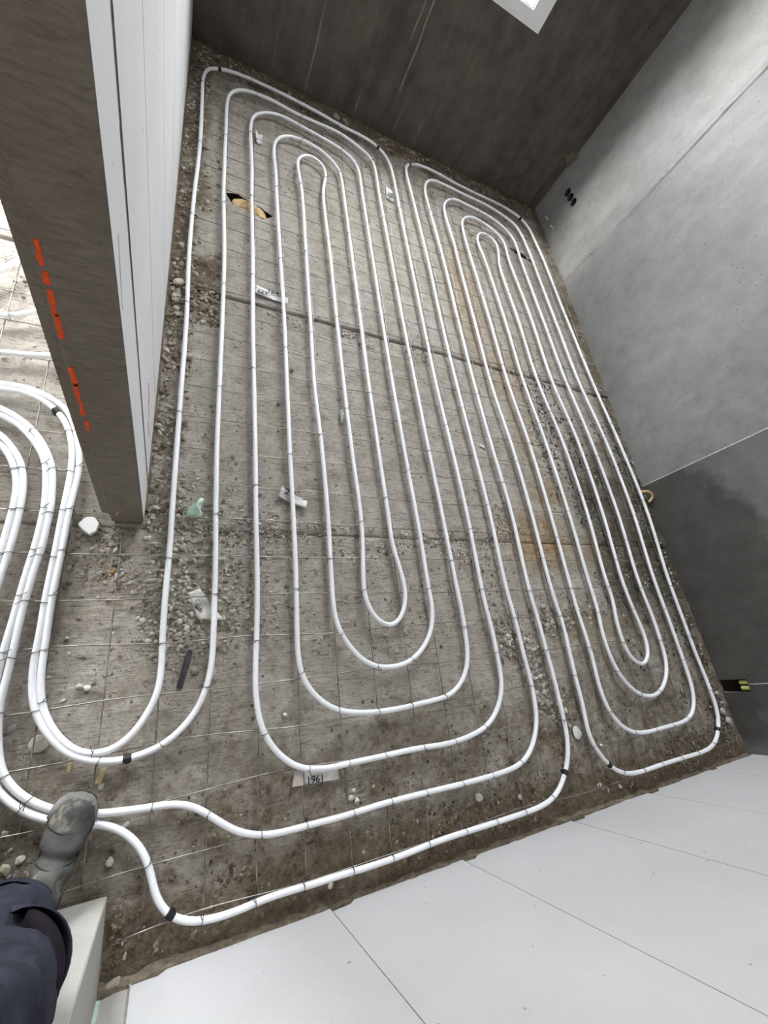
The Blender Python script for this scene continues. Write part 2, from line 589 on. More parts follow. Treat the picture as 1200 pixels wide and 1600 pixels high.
def smooth_path(ctrl, step=0.02, passes=3):
    P = np.asarray(ctrl, float)
    # centripetal catmull-rom sampled densely, then resampled at even steps and lightly relaxed
    Q = np.vstack([2 * P[0] - P[1], P, 2 * P[-1] - P[-2]])
    out = []
    for i in range(1, len(Q) - 2):
        p0, p1, p2, p3 = Q[i - 1], Q[i], Q[i + 1], Q[i + 2]
        t0 = 0.0
        t1 = t0 + max(np.linalg.norm(p1 - p0), 1e-4) ** 0.5
        t2 = t1 + max(np.linalg.norm(p2 - p1), 1e-4) ** 0.5
        t3 = t2 + max(np.linalg.norm(p3 - p2), 1e-4) ** 0.5
        k = max(2, int(np.linalg.norm(p2 - p1) / (step * 0.5)))
        for t in np.linspace(t1, t2, k, endpoint=False):
            a1 = (t1 - t) / (t1 - t0) * p0 + (t - t0) / (t1 - t0) * p1
            a2 = (t2 - t) / (t2 - t1) * p1 + (t - t1) / (t2 - t1) * p2
            a3 = (t3 - t) / (t3 - t2) * p2 + (t - t2) / (t3 - t2) * p3
            b1 = (t2 - t) / (t2 - t0) * a1 + (t - t0) / (t2 - t0) * a2
            b2 = (t3 - t) / (t3 - t1) * a2 + (t - t1) / (t3 - t1) * a3
            out.append((t2 - t) / (t2 - t1) * b1 + (t - t1) / (t2 - t1) * b2)
    out.append(P[-1])
    D = np.array(out)

    def resample(D, step):
        s = np.r_[0, np.cumsum(np.linalg.norm(np.diff(D, axis=0), axis=1))]
        n = max(2, int(s[-1] / step) + 1)
        q = np.linspace(0, s[-1], n)
        return np.stack([np.interp(q, s, D[:, j]) for j in range(D.shape[1])], 1)
    D = resample(D, step)
    for _ in range(passes):
        D[1:-1] = 0.25 * D[:-2] + 0.5 * D[1:-1] + 0.25 * D[2:]
    return D


# smooth value noise on a plane, used for relief and for the spread of stains and gravel
_G = np.random.default_rng(3).random((256, 256))


def vnoise(x, y, s, seed=0):
    x = np.asarray(x, float) * s + 13.7 * seed + 40
    y = np.asarray(y, float) * s + 7.1 * seed + 40
    i, j = np.floor(x).astype(int), np.floor(y).astype(int)
    fx, fy = x - i, y - j
    fx, fy = fx * fx * (3 - 2 * fx), fy * fy * (3 - 2 * fy)
    g = lambda a, b: _G[a % 256, b % 256]
    return (g(i, j) * (1 - fx) + g(i + 1, j) * fx) * (1 - fy) + (g(i, j + 1) * (1 - fx) + g(i + 1, j + 1) * fx) * fy


def fbm(x, y, s, seed=0, o=4):
    r, a, n = 0, 0.5, 0
    for k in range(o):
        r = r + a * vnoise(x, y, s * 2 ** k, seed + k)
        n += a
        a *= 0.55
    return r / n


def sstep(a, b, x):
    t = np.clip((np.asarray(x, float) - a) / (b - a), 0, 1)
    return t * t * (3 - 2 * t)


XL, YF, YN, YEND, ZC = -0.107, 4.03, -0.638, 0.617, 5.2      # left wall face, far wall, front wall, end of left wall, ceiling raised for the stretched window
XLB = -0.232                                                  # left wall's other face
XO, YB = -2.55, -2.2                                          # the neighbouring room's far sides


def xr(y):            # the right wall runs slightly out of square
    return 3.016 - 0.0232 * y


def soil_shade_mask(x, y):
    n = fbm(x, y, 3.0, 5)
    s = 0.95 * sstep(-0.36, -0.54, y + 0.10 * (n - 0.5)) * (x > -0.1)
    s = np.maximum(s, 0.56 * sstep(0.10, -0.25, y + 0.3 * (n - 0.5)))
    s = np.maximum(s, 0.25 * sstep(0.9, 0.35, y) * sstep(0.45, 0.1, x))
    s = np.maximum(s, (0.42 + 0.43 * sstep(1.4, 1.7, y)) * sstep(0.05, -0.06, x + 0.06 * (n - 0.5)) * (y > 0.6) * (x > -0.12))
    s = np.maximum(s, 0.95 * sstep(0.16, 0.06, x + 0.1 * (n - 0.5)) * sstep(1.55, 1.75, y) * sstep(2.15, 2.0, y) * (x > -0.12))
    s = np.maximum(s, 0.75 * sstep(0.10, 0.0, x + 0.1 * (n - 0.5)) * sstep(2.2, 2.5, y) * (x > -0.12))
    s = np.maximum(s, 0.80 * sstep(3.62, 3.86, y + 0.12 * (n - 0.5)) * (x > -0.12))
    s = np.maximum(s, 0.40 * sstep(3.2, 3.5, y + 0.2 * (n - 0.5)) * (x > -0.12))  # far strip: besides soil, the brown paints in the shade below the window
    s = np.maximum(s, 0.75 * sstep(2.70, 2.88, x + 0.12 * (n - 0.5)))
    s = np.maximum(s, 0.60 * sstep(2.05, 2.35, x + 0.25 * (n - 0.5)) * sstep(1.7, 1.2, y) * sstep(-0.4, 0.3, y))
    s = np.maximum(s, 0.45 * sstep(0.4, 0.1, y) * sstep(1.5, 1.9, x + 0.2 * (n - 0.5)))
    s = np.maximum(s, 0.16 * sstep(-0.10, -0.25, x) * (y < 0.9))
    return s


def rust_mask(x, y):
    e = lambda cx, cy, rx, ry: np.clip(1.6 - 1.2 * np.sqrt(((x - cx) / rx) ** 2 + ((y - cy) / ry) ** 2), 0, 1)
    n = fbm(x, y, 6.0, 9)
    r = np.maximum(e(1.82, 0.62, 0.26, 0.17), 0.75 * e(2.0, 0.93, 0.16, 0.10))
    r = np.maximum(r, 0.55 * e(2.25, 0.55, 0.25, 0.10))
    r = np.maximum(r, 0.50 * e(1.72, 2.35, 0.18, 0.60))
    r = np.maximum(r, 0.40 * e(1.95, 1.80, 0.22, 0.25))
    r = np.maximum(r, 0.30 * e(2.0, 0.15, 0.4, 0.12))
    r = np.maximum(r, 0.35 * e(1.95, 1.35, 0.12, 0.3))
    return np.clip(r * (0.4 + 1.2 * n), 0, 1)


def wet_mask(x, y):
    n = fbm(x, y, 4.0, 21)
    a = sstep(1.4, 0.9, y) * sstep(-0.1, 0.5, y) * sstep(2.15, 2.4, x + 0.3 * (n - 0.5))
    return np.clip(0.8 * a, 0, 1)


def floor_h(x, y):
    a = fbm(x, y, 5.0, 1)
    b = fbm(x * 0.35, y, 26.0, 2, 3)
    c = fbm(x, y, 22.0, 3, 3)
    s = soil_shade_mask(x, y)
    c = c + 0.8 * (fbm(x, y, 60.0, 17, 2) - 0.5)
    return -0.007 + 0.006 * (a - 0.5) + 0.009 * (b - 0.5) + 0.005 * (c - 0.5) + s * (0.012 * (c - 0.35) + 0.006 * (a - 0.4))

# ================================================================== THE SETTING
# ---- floor: three cast slabs with open joints, pierced by two hollow cores
floor = struct('floor')
HOLE1 = [(0.132, 2.610), (0.197, 2.634), (0.290, 2.600), (0.392, 2.553), (0.340, 2.498), (0.250, 2.525), (0.170, 2.530)]
HOLE2 = [(2.375, 3.245), (2.450, 3.250), (2.520, 3.225), (2.615, 3.190), (2.590, 3.160), (2.490, 3.185), (2.400, 3.205)]


def in_poly(x, y, poly):
    r = np.zeros(np.shape(x), bool)
    n = len(poly)
    for i in range(n):
        (x1, y1), (x2, y2) = poly[i], poly[(i + 1) % n]
        c = ((y1 > y) != (y2 > y)) & (x < (x2 - x1) * (y - y1) / (y2 - y1 + 1e-12) + x1)
        r ^= c
    return r


def floor_slab(x0, x1, y0, y1, step=0.0135):
    nx, ny = int(round((x1 - x0) / step)) + 1, int(round((y1 - y0) / step)) + 1
    X, Y = np.meshgrid(np.linspace(x0, x1, nx), np.linspace(y0, y1, ny))
    Z = floor_h(X, Y)
    edge = np.minimum(Y - y0, y1 - Y)
    Z = Z + (0.004 if y0 > 1.8 else 0.0) - 0.006 * np.clip(1 - edge / 0.03, 0, 1) * fbm(X, Y, 14, 4)
    V = np.stack([X.ravel(), Y.ravel(), Z.ravel()], 1)
    n0 = len(V)
    i = (np.arange(ny - 1)[:, None] * nx + np.arange(nx - 1)[None]).ravel()
    F = np.stack([i, i + 1, i + nx + 1, i + nx], 1)
    cx, cy = V[F].mean(1)[:, 0], V[F].mean(1)[:, 1]
    gone = in_poly(cx, cy, HOLE1) | in_poly(cx, cy, HOLE2)
    rim_v = np.intersect1d(F[gone].ravel(), F[~gone].ravel())
    F = F[~gone]
    for q in rim_v:          # draw the broken rim onto the outline of the hole
        best = None
        for poly in (HOLE1, HOLE2):
            for e in range(len(poly)):
                a, b_ = np.array(poly[e]), np.array(poly[(e + 1) % len(poly)])
                t_ = np.clip(np.dot(V[q, :2] - a, b_ - a) / np.dot(b_ - a, b_ - a), 0, 1)
                c_ = a + t_ * (b_ - a)
                d_ = np.hypot(*(V[q, :2] - c_))
                if best is None or d_ < best[0]:
                    best = (d_, c_)
        V[q, :2] = best[1]
    # skirt down along the rim
    rim = list(range(nx)) + [r * nx + nx - 1 for r in range(1, ny)] + [(ny - 1) * nx + c for c in range(nx - 2, -1, -1)] + [r * nx for r in range(ny - 2, 0, -1)]
    S = V[rim].copy()
    S[:, 2] = -0.05
    faces = F.tolist()
    m = len(rim)
    for k in range(m):
        a, b_ = rim[k], rim[(k + 1) % m]
        faces.append((a, n0 + k, n0 + (k + 1) % m, b_))
    VV = np.vstack([V, S])
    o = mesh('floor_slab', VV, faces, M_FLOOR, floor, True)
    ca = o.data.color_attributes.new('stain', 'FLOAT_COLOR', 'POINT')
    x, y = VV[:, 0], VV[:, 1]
    col = np.stack([soil_shade_mask(x, y), rust_mask(x, y), wet_mask(x, y), np.ones(len(VV))], 1)
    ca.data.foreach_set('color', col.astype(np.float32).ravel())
    return o


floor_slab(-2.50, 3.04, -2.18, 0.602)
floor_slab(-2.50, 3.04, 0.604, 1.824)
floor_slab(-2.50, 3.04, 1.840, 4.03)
v, f = box(-2.55, 3.10, -2.2, 4.05, -0.30, -0.20)
mesh('bedding', v, f, M_PIT, floor)
for hx in (HOLE1, HOLE2):
    cx, cy = sum(p[0] for p in hx) / len(hx), sum(p[1] for p in hx) / len(hx)
    big = [(cx + (p[0] - cx) * 1.18, cy + (p[1] - cy) * 1.3) for p in hx]
    n = len(big)
    V = [(*p, -0.012) for p in big] + [(*p, -0.11) for p in big]
    F = [(i, (i + 1) % n, n + (i + 1) % n, n + i) for i in range(n)] + [tuple(range(n, 2 * n))]
    mesh('hollow_core', V, F, M_PIT, floor)
v, f = box(-0.105, 2.95, 1.822, 1.842, -0.06, -0.022)
mesh('joint_fill', v, f, M_PIT, floor)

# ---- far wall (cut away where the two windows stand)


def wall_with_hole(name, x0, x1, hole, z1, y0, y1, mat, parent):
    hx0, hx1, hz0, hz1 = hole
    parts = [box(x0, hx0, y0, y1, -0.05, z1), box(hx1, x1, y0, y1, -0.05, z1), box(hx0, hx1, y0, y1, -0.05, hz0), box(hx0, hx1, y0, y1, hz1, z1)]
    o = mesh(name, *join(*parts), mat, parent)
    bm = bmesh.new()
    bm.from_mesh(o.data)
    bmesh.ops.remove_doubles(bm, verts=bm.verts[:], dist=1e-5)
    bm.to_mesh(o.data)
    bm.free()
    return o


wf = struct('wall_far')
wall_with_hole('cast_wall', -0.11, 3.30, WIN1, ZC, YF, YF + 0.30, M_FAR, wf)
wall_with_hole('plain_wall', -2.75, -0.112, WIN2, ZC, YF, YF + 0.30, M_ROOM, wf)
# shallow pilaster of poured filler up the far right corner, ending ragged above the floor
pil = [(2.775, 0.50), (2.80, 0.475), (2.835, 0.49), (2.86, 0.455), (2.90, 0.475), (2.935, 0.47), (2.94, ZC), (2.77, ZC)]
mesh('corner_filler', *prism(pil, 'y', YF - 0.014, YF + 0.01), M_FAR, wf)
lump = []
V, F = prism([(2.83, 0.45), (2.87, 0.42), (2.91, 0.43), (2.925, 0.50), (2.89, 0.53), (2.84, 0.51)], 'y', YF - 0.05, YF - 0.01)
mesh('mortar_drip', V, F, M_MORTAR, wf)

# pale runs of cement down the far wall


def run_strip(x, z0, z1, w_, seed):
    zs = np.arange(z0, z1, 0.03)
    V, F = [], []
    for k, z in enumerate(zs):
        h = w_ * (0.3 + 0.9 * vnoise(z, seed, 12, seed)) * min(1, (z1 - z) / 0.15 + 0.15)
        c_ = x + 0.012 * (vnoise(z, seed + 2, 6, seed) - 0.5)
        for dx, dy in ((-h, 0.0005), (0, -0.0015), (h, 0.0005)):
            V.append((c_ + dx, YF + dy, z))
        if k:
            for c in range(2):
                i = (k - 1) * 3 + c
                F.append((i, i + 1, i + 4, i + 3))
    return V, F


for q, (x, z0, z1, w_) in enumerate(((0.648, 0.02, 0.52, 0.010), (1.024, 0.01, 0.20, 0.010), (1.294, 0.28, 0.95, 0.011), (1.24, 0.55, 1.0, 0.006), (0.40, 0.05, 0.30, 0.006), (1.55, 0.03, 0.22, 0.012), (1.36, 0.05, 0.26, 0.007))):
    mesh('cement_run', *run_strip(x, z0, z1, w_, q + 2), M_CHALK, wf)


def window(name, hole, y, mull=0):
    x0, x1, z0, z1 = hole
    w_ = struct(name)
    t = 0.052
    F_ = lambda a, b_, c, d, ya, yb: box(a, b_, ya, yb, c, d)
    o = mesh('frame', *join(F_(x0, x0 + t, z0, z1, y - 0.022, y + 0.05), F_(x1 - t - 0.012, x1, z0, z1, y - 0.022, y + 0.05),
                            F_(x0 + t, x1 - t - 0.012, z0, z0 + 0.026, y - 0.022, y + 0.05), F_(x0 + t, x1 - t - 0.012, z1 - t, z1, y - 0.022, y + 0.05)), M_PVC, w_)
    a, b_, c, d = x0 + t + 0.003, x1 - t - 0.016, z0 + 0.028, z1 - t - 0.003
    s = 0.05
    mesh('sash', *join(F_(a, a + s, c, d, y - 0.03, y + 0.03), F_(b_ - s, b_, c, d, y - 0.03, y + 0.03),
                       F_(a + s, b_ - s, c, c + s, y - 0.03, y + 0.03), F_(a + s, b_ - s, d - s, d, y - 0.03, y + 0.03)), M_PVC, w_)
    g = 0.004
    A, B_, C_, D_ = a + s, b_ - s, c + s, d - s
    mesh('gasket', *join(F_(A, A + g, C_, D_, y - 0.018, y + 0.01), F_(B_ - g, B_, C_, D_, y - 0.018, y + 0.01),
                         F_(A, B_, C_, C_ + g, y - 0.018, y + 0.01), F_(A, B_, D_ - g, D_, y - 0.018, y + 0.01)), M_GASKET, w_)
    zt = 2.16
    mesh('transom', *F_(A, B_, zt - 0.05, zt + 0.05, y - 0.03, y + 0.03), M_PVC, w_)
    for zz in (3.3,):
        if zz < D_ - 0.3:
            mesh('transom', *F_(A, B_, zz - 0.05, zz + 0.05, y - 0.03, y + 0.03), M_PVC, w_)
    mesh('pane', *F_(A, B_, C_, D_, y - 0.004, y + 0.004), M_GLASS, w_)
    mesh('handle', *join(F_(a + 0.012, a + 0.04, (c + d) / 2 - 0.04, (c + d) / 2 + 0.04, y - 0.04, y - 0.03),
                         F_(a + 0.018, a + 0.034, (c + d) / 2 - 0.11, (c + d) / 2 + 0.012, y - 0.06, y - 0.04)), M_PVC, w_)
    return w_


window('window_1', WIN1, YF + 0.012)
window('window_2', WIN2, YF + 0.012)

# ---- right wall: cast panels, open joints filled pale; notch for conduits and three socket holes
wr = struct('wall_right')
NOTCH_Z = 0.145


def right_panel(ya, yb, notch_lo=None, notch_hi=None, hole_list=(), mat=None):
    """prism with a slightly skew face; notch_lo / notch_hi cut the low corner up to that y"""
    poly = [(ya, -0.05), (yb, -0.05), (yb, ZC), (ya, ZC)]
    if notch_hi is not None:      # corner at yb
        poly = [(ya, -0.05), (notch_hi, -0.05), (notch_hi, NOTCH_Z), (yb, NOTCH_Z), (yb, ZC), (ya, ZC)]
    if notch_lo is not None:      # corner at ya
        poly = [(ya, NOTCH_Z), (notch_lo, NOTCH_Z), (notch_lo, -0.05), (yb, -0.05), (yb, ZC), (ya, ZC)]
    n = len(poly)
    V = [(xr(p[0]), p[0], p[1]) for p in poly] + [(xr(p[0]) + 0.2, p[0], p[1]) for p in poly]
    F = [tuple(range(n)), tuple(range(n, 2 * n))[::-1]] + [(i, n + i, n + (i + 1) % n, (i + 1) % n) for i in range(n)]
    o = mesh('wall_panel', V, F, mat or M_RIGHT, wr)
    fix_normals(o)
    if hole_list:
        cv, cf = join(*[tube([(2.80, y_, z_), (3.02, y_, z_)], 0.032, 24) for y_, z_ in hole_list])
        cut = mesh('cutter', cv, cf, M_BLACKP)
        fix_normals(cut)
        md = o.modifiers.new('holes', 'BOOLEAN')
        md.operation = 'DIFFERENCE'
        md.solver = 'EXACT'
        md.object = cut
        dg = bpy.context.evaluated_depsgraph_get()
        me = bpy.data.meshes.new_from_object(o.evaluated_get(dg))
        o.modifiers.clear()
        o.data = me
        bpy.data.objects.remove(cut)
    return o


SOCK = [(3.797, 0.318), (3.724, 0.323), (3.651, 0.328)]
right_panel(3.0725, YF, hole_list=SOCK, mat=M_RIGHT_LIT)
right_panel(1.0715, 3.0695)
right_panel(-0.2665, 1.0685, notch_lo=-0.240, mat=M_DAMP)
right_panel(-0.66, -0.2695, notch_hi=-0.310, mat=M_DAMP)
V, F = [], []


def joint_strip(yc, half, proud, z0, z1, seed):
    zs = np.arange(z0, z1, 0.03)
    V, F = [], []
    for k, z in enumerate(zs):
        a = half * (0.45 + 0.9 * vnoise(z, seed, 9.0, seed))
        b_ = half * (0.45 + 0.9 * vnoise(z, seed + 3, 9.0, seed + 1))
        for yy, pr in ((yc - a, -0.004), (yc - a * 0.4, proud), (yc + b_ * 0.4, proud * 0.8), (yc + b_, -0.004)):
            V.append((xr(yy) - pr * (0.6 + 0.8 * vnoise(z, yy, 30, seed)), yy, z))
        if k:
            for c in range(3):
                i = (k - 1) * 4 + c
                F.append((i, i + 1, i + 5, i + 4))
    return V, F


mesh('joint_filler', *joint_strip(3.071, 0.045, 0.008, 0.30, 2.4, 3), M_RIGHT_LIT, wr)
mesh('joint_filler', *joint_strip(1.070, 0.007, 0.002, 0.0, 2.4, 5), M_PALE, wr)
mesh('joint_filler', *joint_strip(-0.268, 0.005, 0.002, 0.15, 2.4, 8), M_PALE, wr)
mesh('niche_lining', *join(box(3.10, 3.20, -0.312, -0.238, -0.05, 0.15)), M_PIT, wr)

# ---- left wall (aerated concrete panels), its stub beyond the doorway, and the lintel
wl = struct('wall_left')
first = [(XL, YEND + 0.006), (XL - 0.006, YEND), (-0.208, YEND), (-0.213, YEND + 0.012), (XLB, YEND + 0.018), (XLB, 0.765), (XL, 0.765)]
bottom_cut = 0.012


def left_panel(poly, z0=0.012):
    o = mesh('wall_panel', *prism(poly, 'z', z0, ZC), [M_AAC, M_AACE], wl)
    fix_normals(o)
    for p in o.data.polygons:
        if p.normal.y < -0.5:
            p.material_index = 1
    return o


# the end panel: its low outer corner is knocked off
left_panel([(XL, YEND + 0.006), (XL - 0.006, YEND), (-0.2035, YEND), (-0.2035, 0.765), (XL, 0.765)], 0.018)
left_panel([(-0.2045, YEND + 0.004), (-0.212, YEND + 0.013), (XLB, YEND + 0.018), (XLB, 0.765), (-0.2045, 0.765)], 0.052)
edges = [0.789, 1.120, 1.610, 2.110, 2.610, 3.110, 3.610, YF]
for a, b_ in zip(edges[:-1], edges[1:]):
    left_panel([(XLB, a), (XL, a), (XL, b_ - 0.005), (XLB, b_ - 0.005)])
mesh('joint_mortar', *box(XLB + 0.004, XL - 0.002, 0.765, 0.789, 0.0, 1.10), M_JOINT, wl)
mesh('joint_mortar', *box(XLB + 0.004, XL - 0.002, 0.765, 0.789, 1.185, ZC), M_JOINT, wl)
for e in edges[1:-1]:
    mesh('joint_mortar', *box(XLB + 0.004, XL - 0.003, e - 0.005, e, 0.0, ZC), M_JOINT, wl)


def bed(x0, x1, y0, y1, h, seed, axis=0):
    """ragged mortar bed under a wall"""
    n = max(4, int((x1 - x0 if axis == 0 else y1 - y0) / 0.025))
    V, F = [], []
    for k in range(n + 1):
        t = k / n
        j = 0.016 * (vnoise(t * (n * 0.025), seed, 22, seed) - 0.35)
        hh = h * (0.6 + 0.8 * vnoise(t * (n * 0.025), seed + 5, 15, seed))
        if axis == 0:
            x = x0 + t * (x1 - x0)
            V += [(x, y0, -0.03), (x, y0, hh), (x, y1 + j - 0.006, hh * 0.9), (x, y1 + j + 0.006, -0.03)]
        else:
            y = y0 + t * (y1 - y0)
            V += [(x0, y, -0.03), (x0, y, hh), (x1 + j - 0.006, y, hh * 0.9), (x1 + j + 0.006, y, -0.03)]
        if k:
            for c in range(3):
                i = (k - 1) * 4 + c
                F.append((i, i + 1, i + 5, i + 4))
    return V, F


mesh('mortar_bed', *box(XLB + 0.035, XL - 0.006, YEND + 0.004, YF, -0.02, 0.02), M_MORTAR, wl)
mesh('mortar_bed', *bed(XL - 0.05, XL + 0.004, YEND + 0.05, YF, 0.016, 4, 1), M_MORTAR, wl)
for ya, yb in ((-0.640, -0.447), (-1.22, -0.643), (-1.80, -1.223), (-2.2, -1.803)):
    o = mesh('wall_panel', *prism([(XLB, ya), (XL, ya), (XL, yb), (XLB, yb)], 'z', 0.012, ZC), [M_AACD, M_AACD], wl)
    bevelled(o, 0.003, 1)
mesh('mortar_bed', *box(XLB + 0.01, XL - 0.006, -2.2, -0.452, -0.02, 0.014), M_MORTAR, wl)
mesh('joint_mortar', *box(XLB + 0.004, XL - 0.004, -0.645, -0.638, 0.0, ZC), M_JOINT, wl)
mesh('lintel', *box(XLB + 0.001, XL - 0.001, -0.447, YEND + 0.02, 2.12, ZC), M_AAC, wl)
# spray-paint dashes up the wall end, red chalk on the face
def dash(z0, z1, xa, xb, mat, y=YEND - 0.0015):
    n = 8
    pl = []
    for k in range(n):
        t = k / (n - 1)
        pl.append((xa + (xb - xa) * t + 0.0018 + 0.0045 * random.random(), z0 + (z1 - z0) * t))
    for k in range(n - 1, -1, -1):
        t = k / (n - 1)
        pl.append((xa + (xb - xa) * t - 0.0018 - 0.0045 * random.random(), z0 + (z1 - z0) * t))
    o = mesh('paint_mark', *prism(pl, 'y', y, y + 0.0015), mat, wl)
    fix_normals(o)


for z0, z1 in ((1.055, 1.098), (1.022, 1.046), (0.958, 1.012), (0.905, 0.962), (0.772, 0.83), (0.722, 0.78), (0.668, 0.722), (0.606, 0.645)):
    dash(z0, z1, -0.2000, -0.1985, M_ORANGE)
dash(0.080, 0.104, -0.184, -0.180, M_RED)
for ya, yb, z0, z1 in ((0.930, 0.938, 0.30, 0.39), (0.873, 0.880, 0.19, 0.27), (0.91, 0.916, 0.24, 0.33)):
    mesh('paint_mark', *prism([(ya, z0), (yb, z0 + 0.01), (yb + 0.004, z1), (ya + 0.003, z1 - 0.02)], 'x', XL - 0.001, XL + 0.0012), M_RED, wl)
mesh('pencil_line', *prism([(0.640, 0.98), (0.642, 0.98), (0.672, 1.10), (0.670, 1.10)], 'x', XL - 0.001, XL + 0.0008), M_BLUE, wl)

# ---- front wall: storey-high aerated panels with chipped feet on a mortar bed
wn = struct('wall_front')
XJ = [-0.100, -0.036, 0.500, 1.006, 1.560, 2.070, 2.600, 3.032]
for k in range(len(XJ) - 1):
    a, b_ = XJ[k] + 0.001, XJ[k + 1] - 0.0015
    n = max(6, int((b_ - a) / 0.02))
    lowe = []
    chip = 0.05 + 0.035 * ((k * 37) % 10) / 10
    for i in range(n + 1):
        x = a + (b_ - a) * i / n
        z = 0.014 + 0.010 * vnoise(x, k, 14, 3) + 0.004 * vnoise(x, k, 70, 5)
        if k > 0 and x - a < chip:
            z += 0.020
        if b_ - x < 0.02 and k > 0:
            z -= 0.006
        if k == 0:
            z = 0.028 - 0.022 * (i / n) + 0.006 * vnoise(x, 3, 90, 2)
        lowe.append((x, z))
    poly = lowe + [(b_, ZC), (a, ZC)]
    y0 = YN if k > 0 else YN - 0.012
    o = mesh('wall_panel', *prism(poly, 'y', y0, YN - 0.2), M_AACF if k > 0 else M_AACD, wn)
    fix_normals(o)
mesh('joint_mortar', *join(*[box(x - 0.003, x + 0.003, YN - 0.19, YN - 0.0045, 0.02, ZC) for x in XJ[1:-1]]), M_JOINT, wn)
mesh('mortar_bed', *box(-0.1065, 3.03, YN - 0.19, YN - 0.022, -0.03, 0.06), M_MORTAR, wn)
mesh('mortar_bed', *bed(-0.1065, 3.02, YN - 0.03, YN + 0.004, 0.022, 9), M_MORTAR, wn)
mesh('foam_strip', *box(-0.1068, -0.0985, YN - 0.08, YN - 0.008, 0.035, ZC), M_GREEN, wn)

# ---- ceiling and the neighbouring room
struct('ceiling', *box(-2.75, 3.30, -2.4, YF + 0.30, ZC, ZC + 0.2), M_CEIL)
ws = struct('wall_left_outer')
parts = [box(-2.75, -2.55, -2.4, FILL_WIN[0], -0.05, ZC), box(-2.75, -2.55, FILL_WIN[1], YF, -0.05, ZC),
         box(-2.75, -2.55, FILL_WIN[0], FILL_WIN[1], -0.05, FILL_WIN[2]), box(-2.75, -2.55, FILL_WIN[0], FILL_WIN[1], FILL_WIN[3], ZC)]
mesh('plain_wall', *join(*parts), M_ROOM, ws)
w3 = struct('fill_window')  # unseen, added to brighten the neighbouring room's floor
y0, y1, z0, z1 = FILL_WIN
mesh('frame', *join(box(-2.62, -2.54, y0, y0 + .07, z0, z1), box(-2.62, -2.54, y1 - .07, y1, z0, z1), box(-2.62, -2.54, y0 + .07, y1 - .07, z0, z0 + .07),
                    box(-2.62, -2.54, y0 + .07, y1 - .07, z1 - .07, z1)), M_PVC, w3)
mesh('pane', *box(-2.584, -2.576, y0 + .07, y1 - .07, z0 + .07, z1 - .07), M_GLASS, w3)
struct('wall_back', *box(-2.55, -0.232, -2.4, -2.2, -0.05, ZC), M_ROOM)

# ================================================================== THINGS
# ---- reinforcing mesh: rods on a 150 mm grid
wm = thing('reinforcing_mesh', 'rusty steel reinforcing mesh of thin wires lying on the floor under all the white pipes', 'wire mesh', (0, 0, 0))
for i in range(-13, 28):
    y = -0.107 + 0.15 * i
    if y > 3.93 or y < -1.9:
        continue
    spans = [(-1.95, 2.90)] if -0.42 < y < 0.59 else [(-1.95, -0.27), (-0.075, 2.90)]
    if y < -0.58:
        spans = [(-1.95, -0.27)]
    for a, b_ in spans:
        n = max(3, int((b_ - a) / 0.06))
        xs = np.linspace(a, b_, n)
        bow = 0.010 if y > 0.3 else 0.022
        ys = y + bow * (fbm(xs, y * 9, 1.7, 30 + i, 2) - 0.5) * 2
        ys = np.maximum(ys, YN + 0.05) if a > -0.2 else ys
        zs = 0.0205 + 0.005 * (vnoise(xs, y, 3.0, 40 + i) - 0.5)
        mesh('wire', *tube(np.stack([xs, ys, zs], 1), 0.0022, 5), M_WIRE, wm, True)
for j in range(-13, 20):
    x = -0.018 + 0.15 * j
    if x > 2.93:
        continue
    spans = [(-1.95, 3.90)] if x < -0.25 else ([(-0.42, 0.58)] if x < -0.09 else [(-0.56, 3.90)])
    for a, b_ in spans:
        n = max(3, int((b_ - a) / 0.08))
        ys = np.linspace(a, b_, n)
        xs = x + 0.008 * (fbm(x * 9, ys, 1.5, 60 + j, 2) - 0.5) * 2
        zs = 0.0160 + 0.004 * (vnoise(x, ys, 3.0, 70 + j) - 0.5)
        mesh('wire', *tube(np.stack([xs, ys, zs], 1), 0.0024, 5), M_WIRE, wm, True)

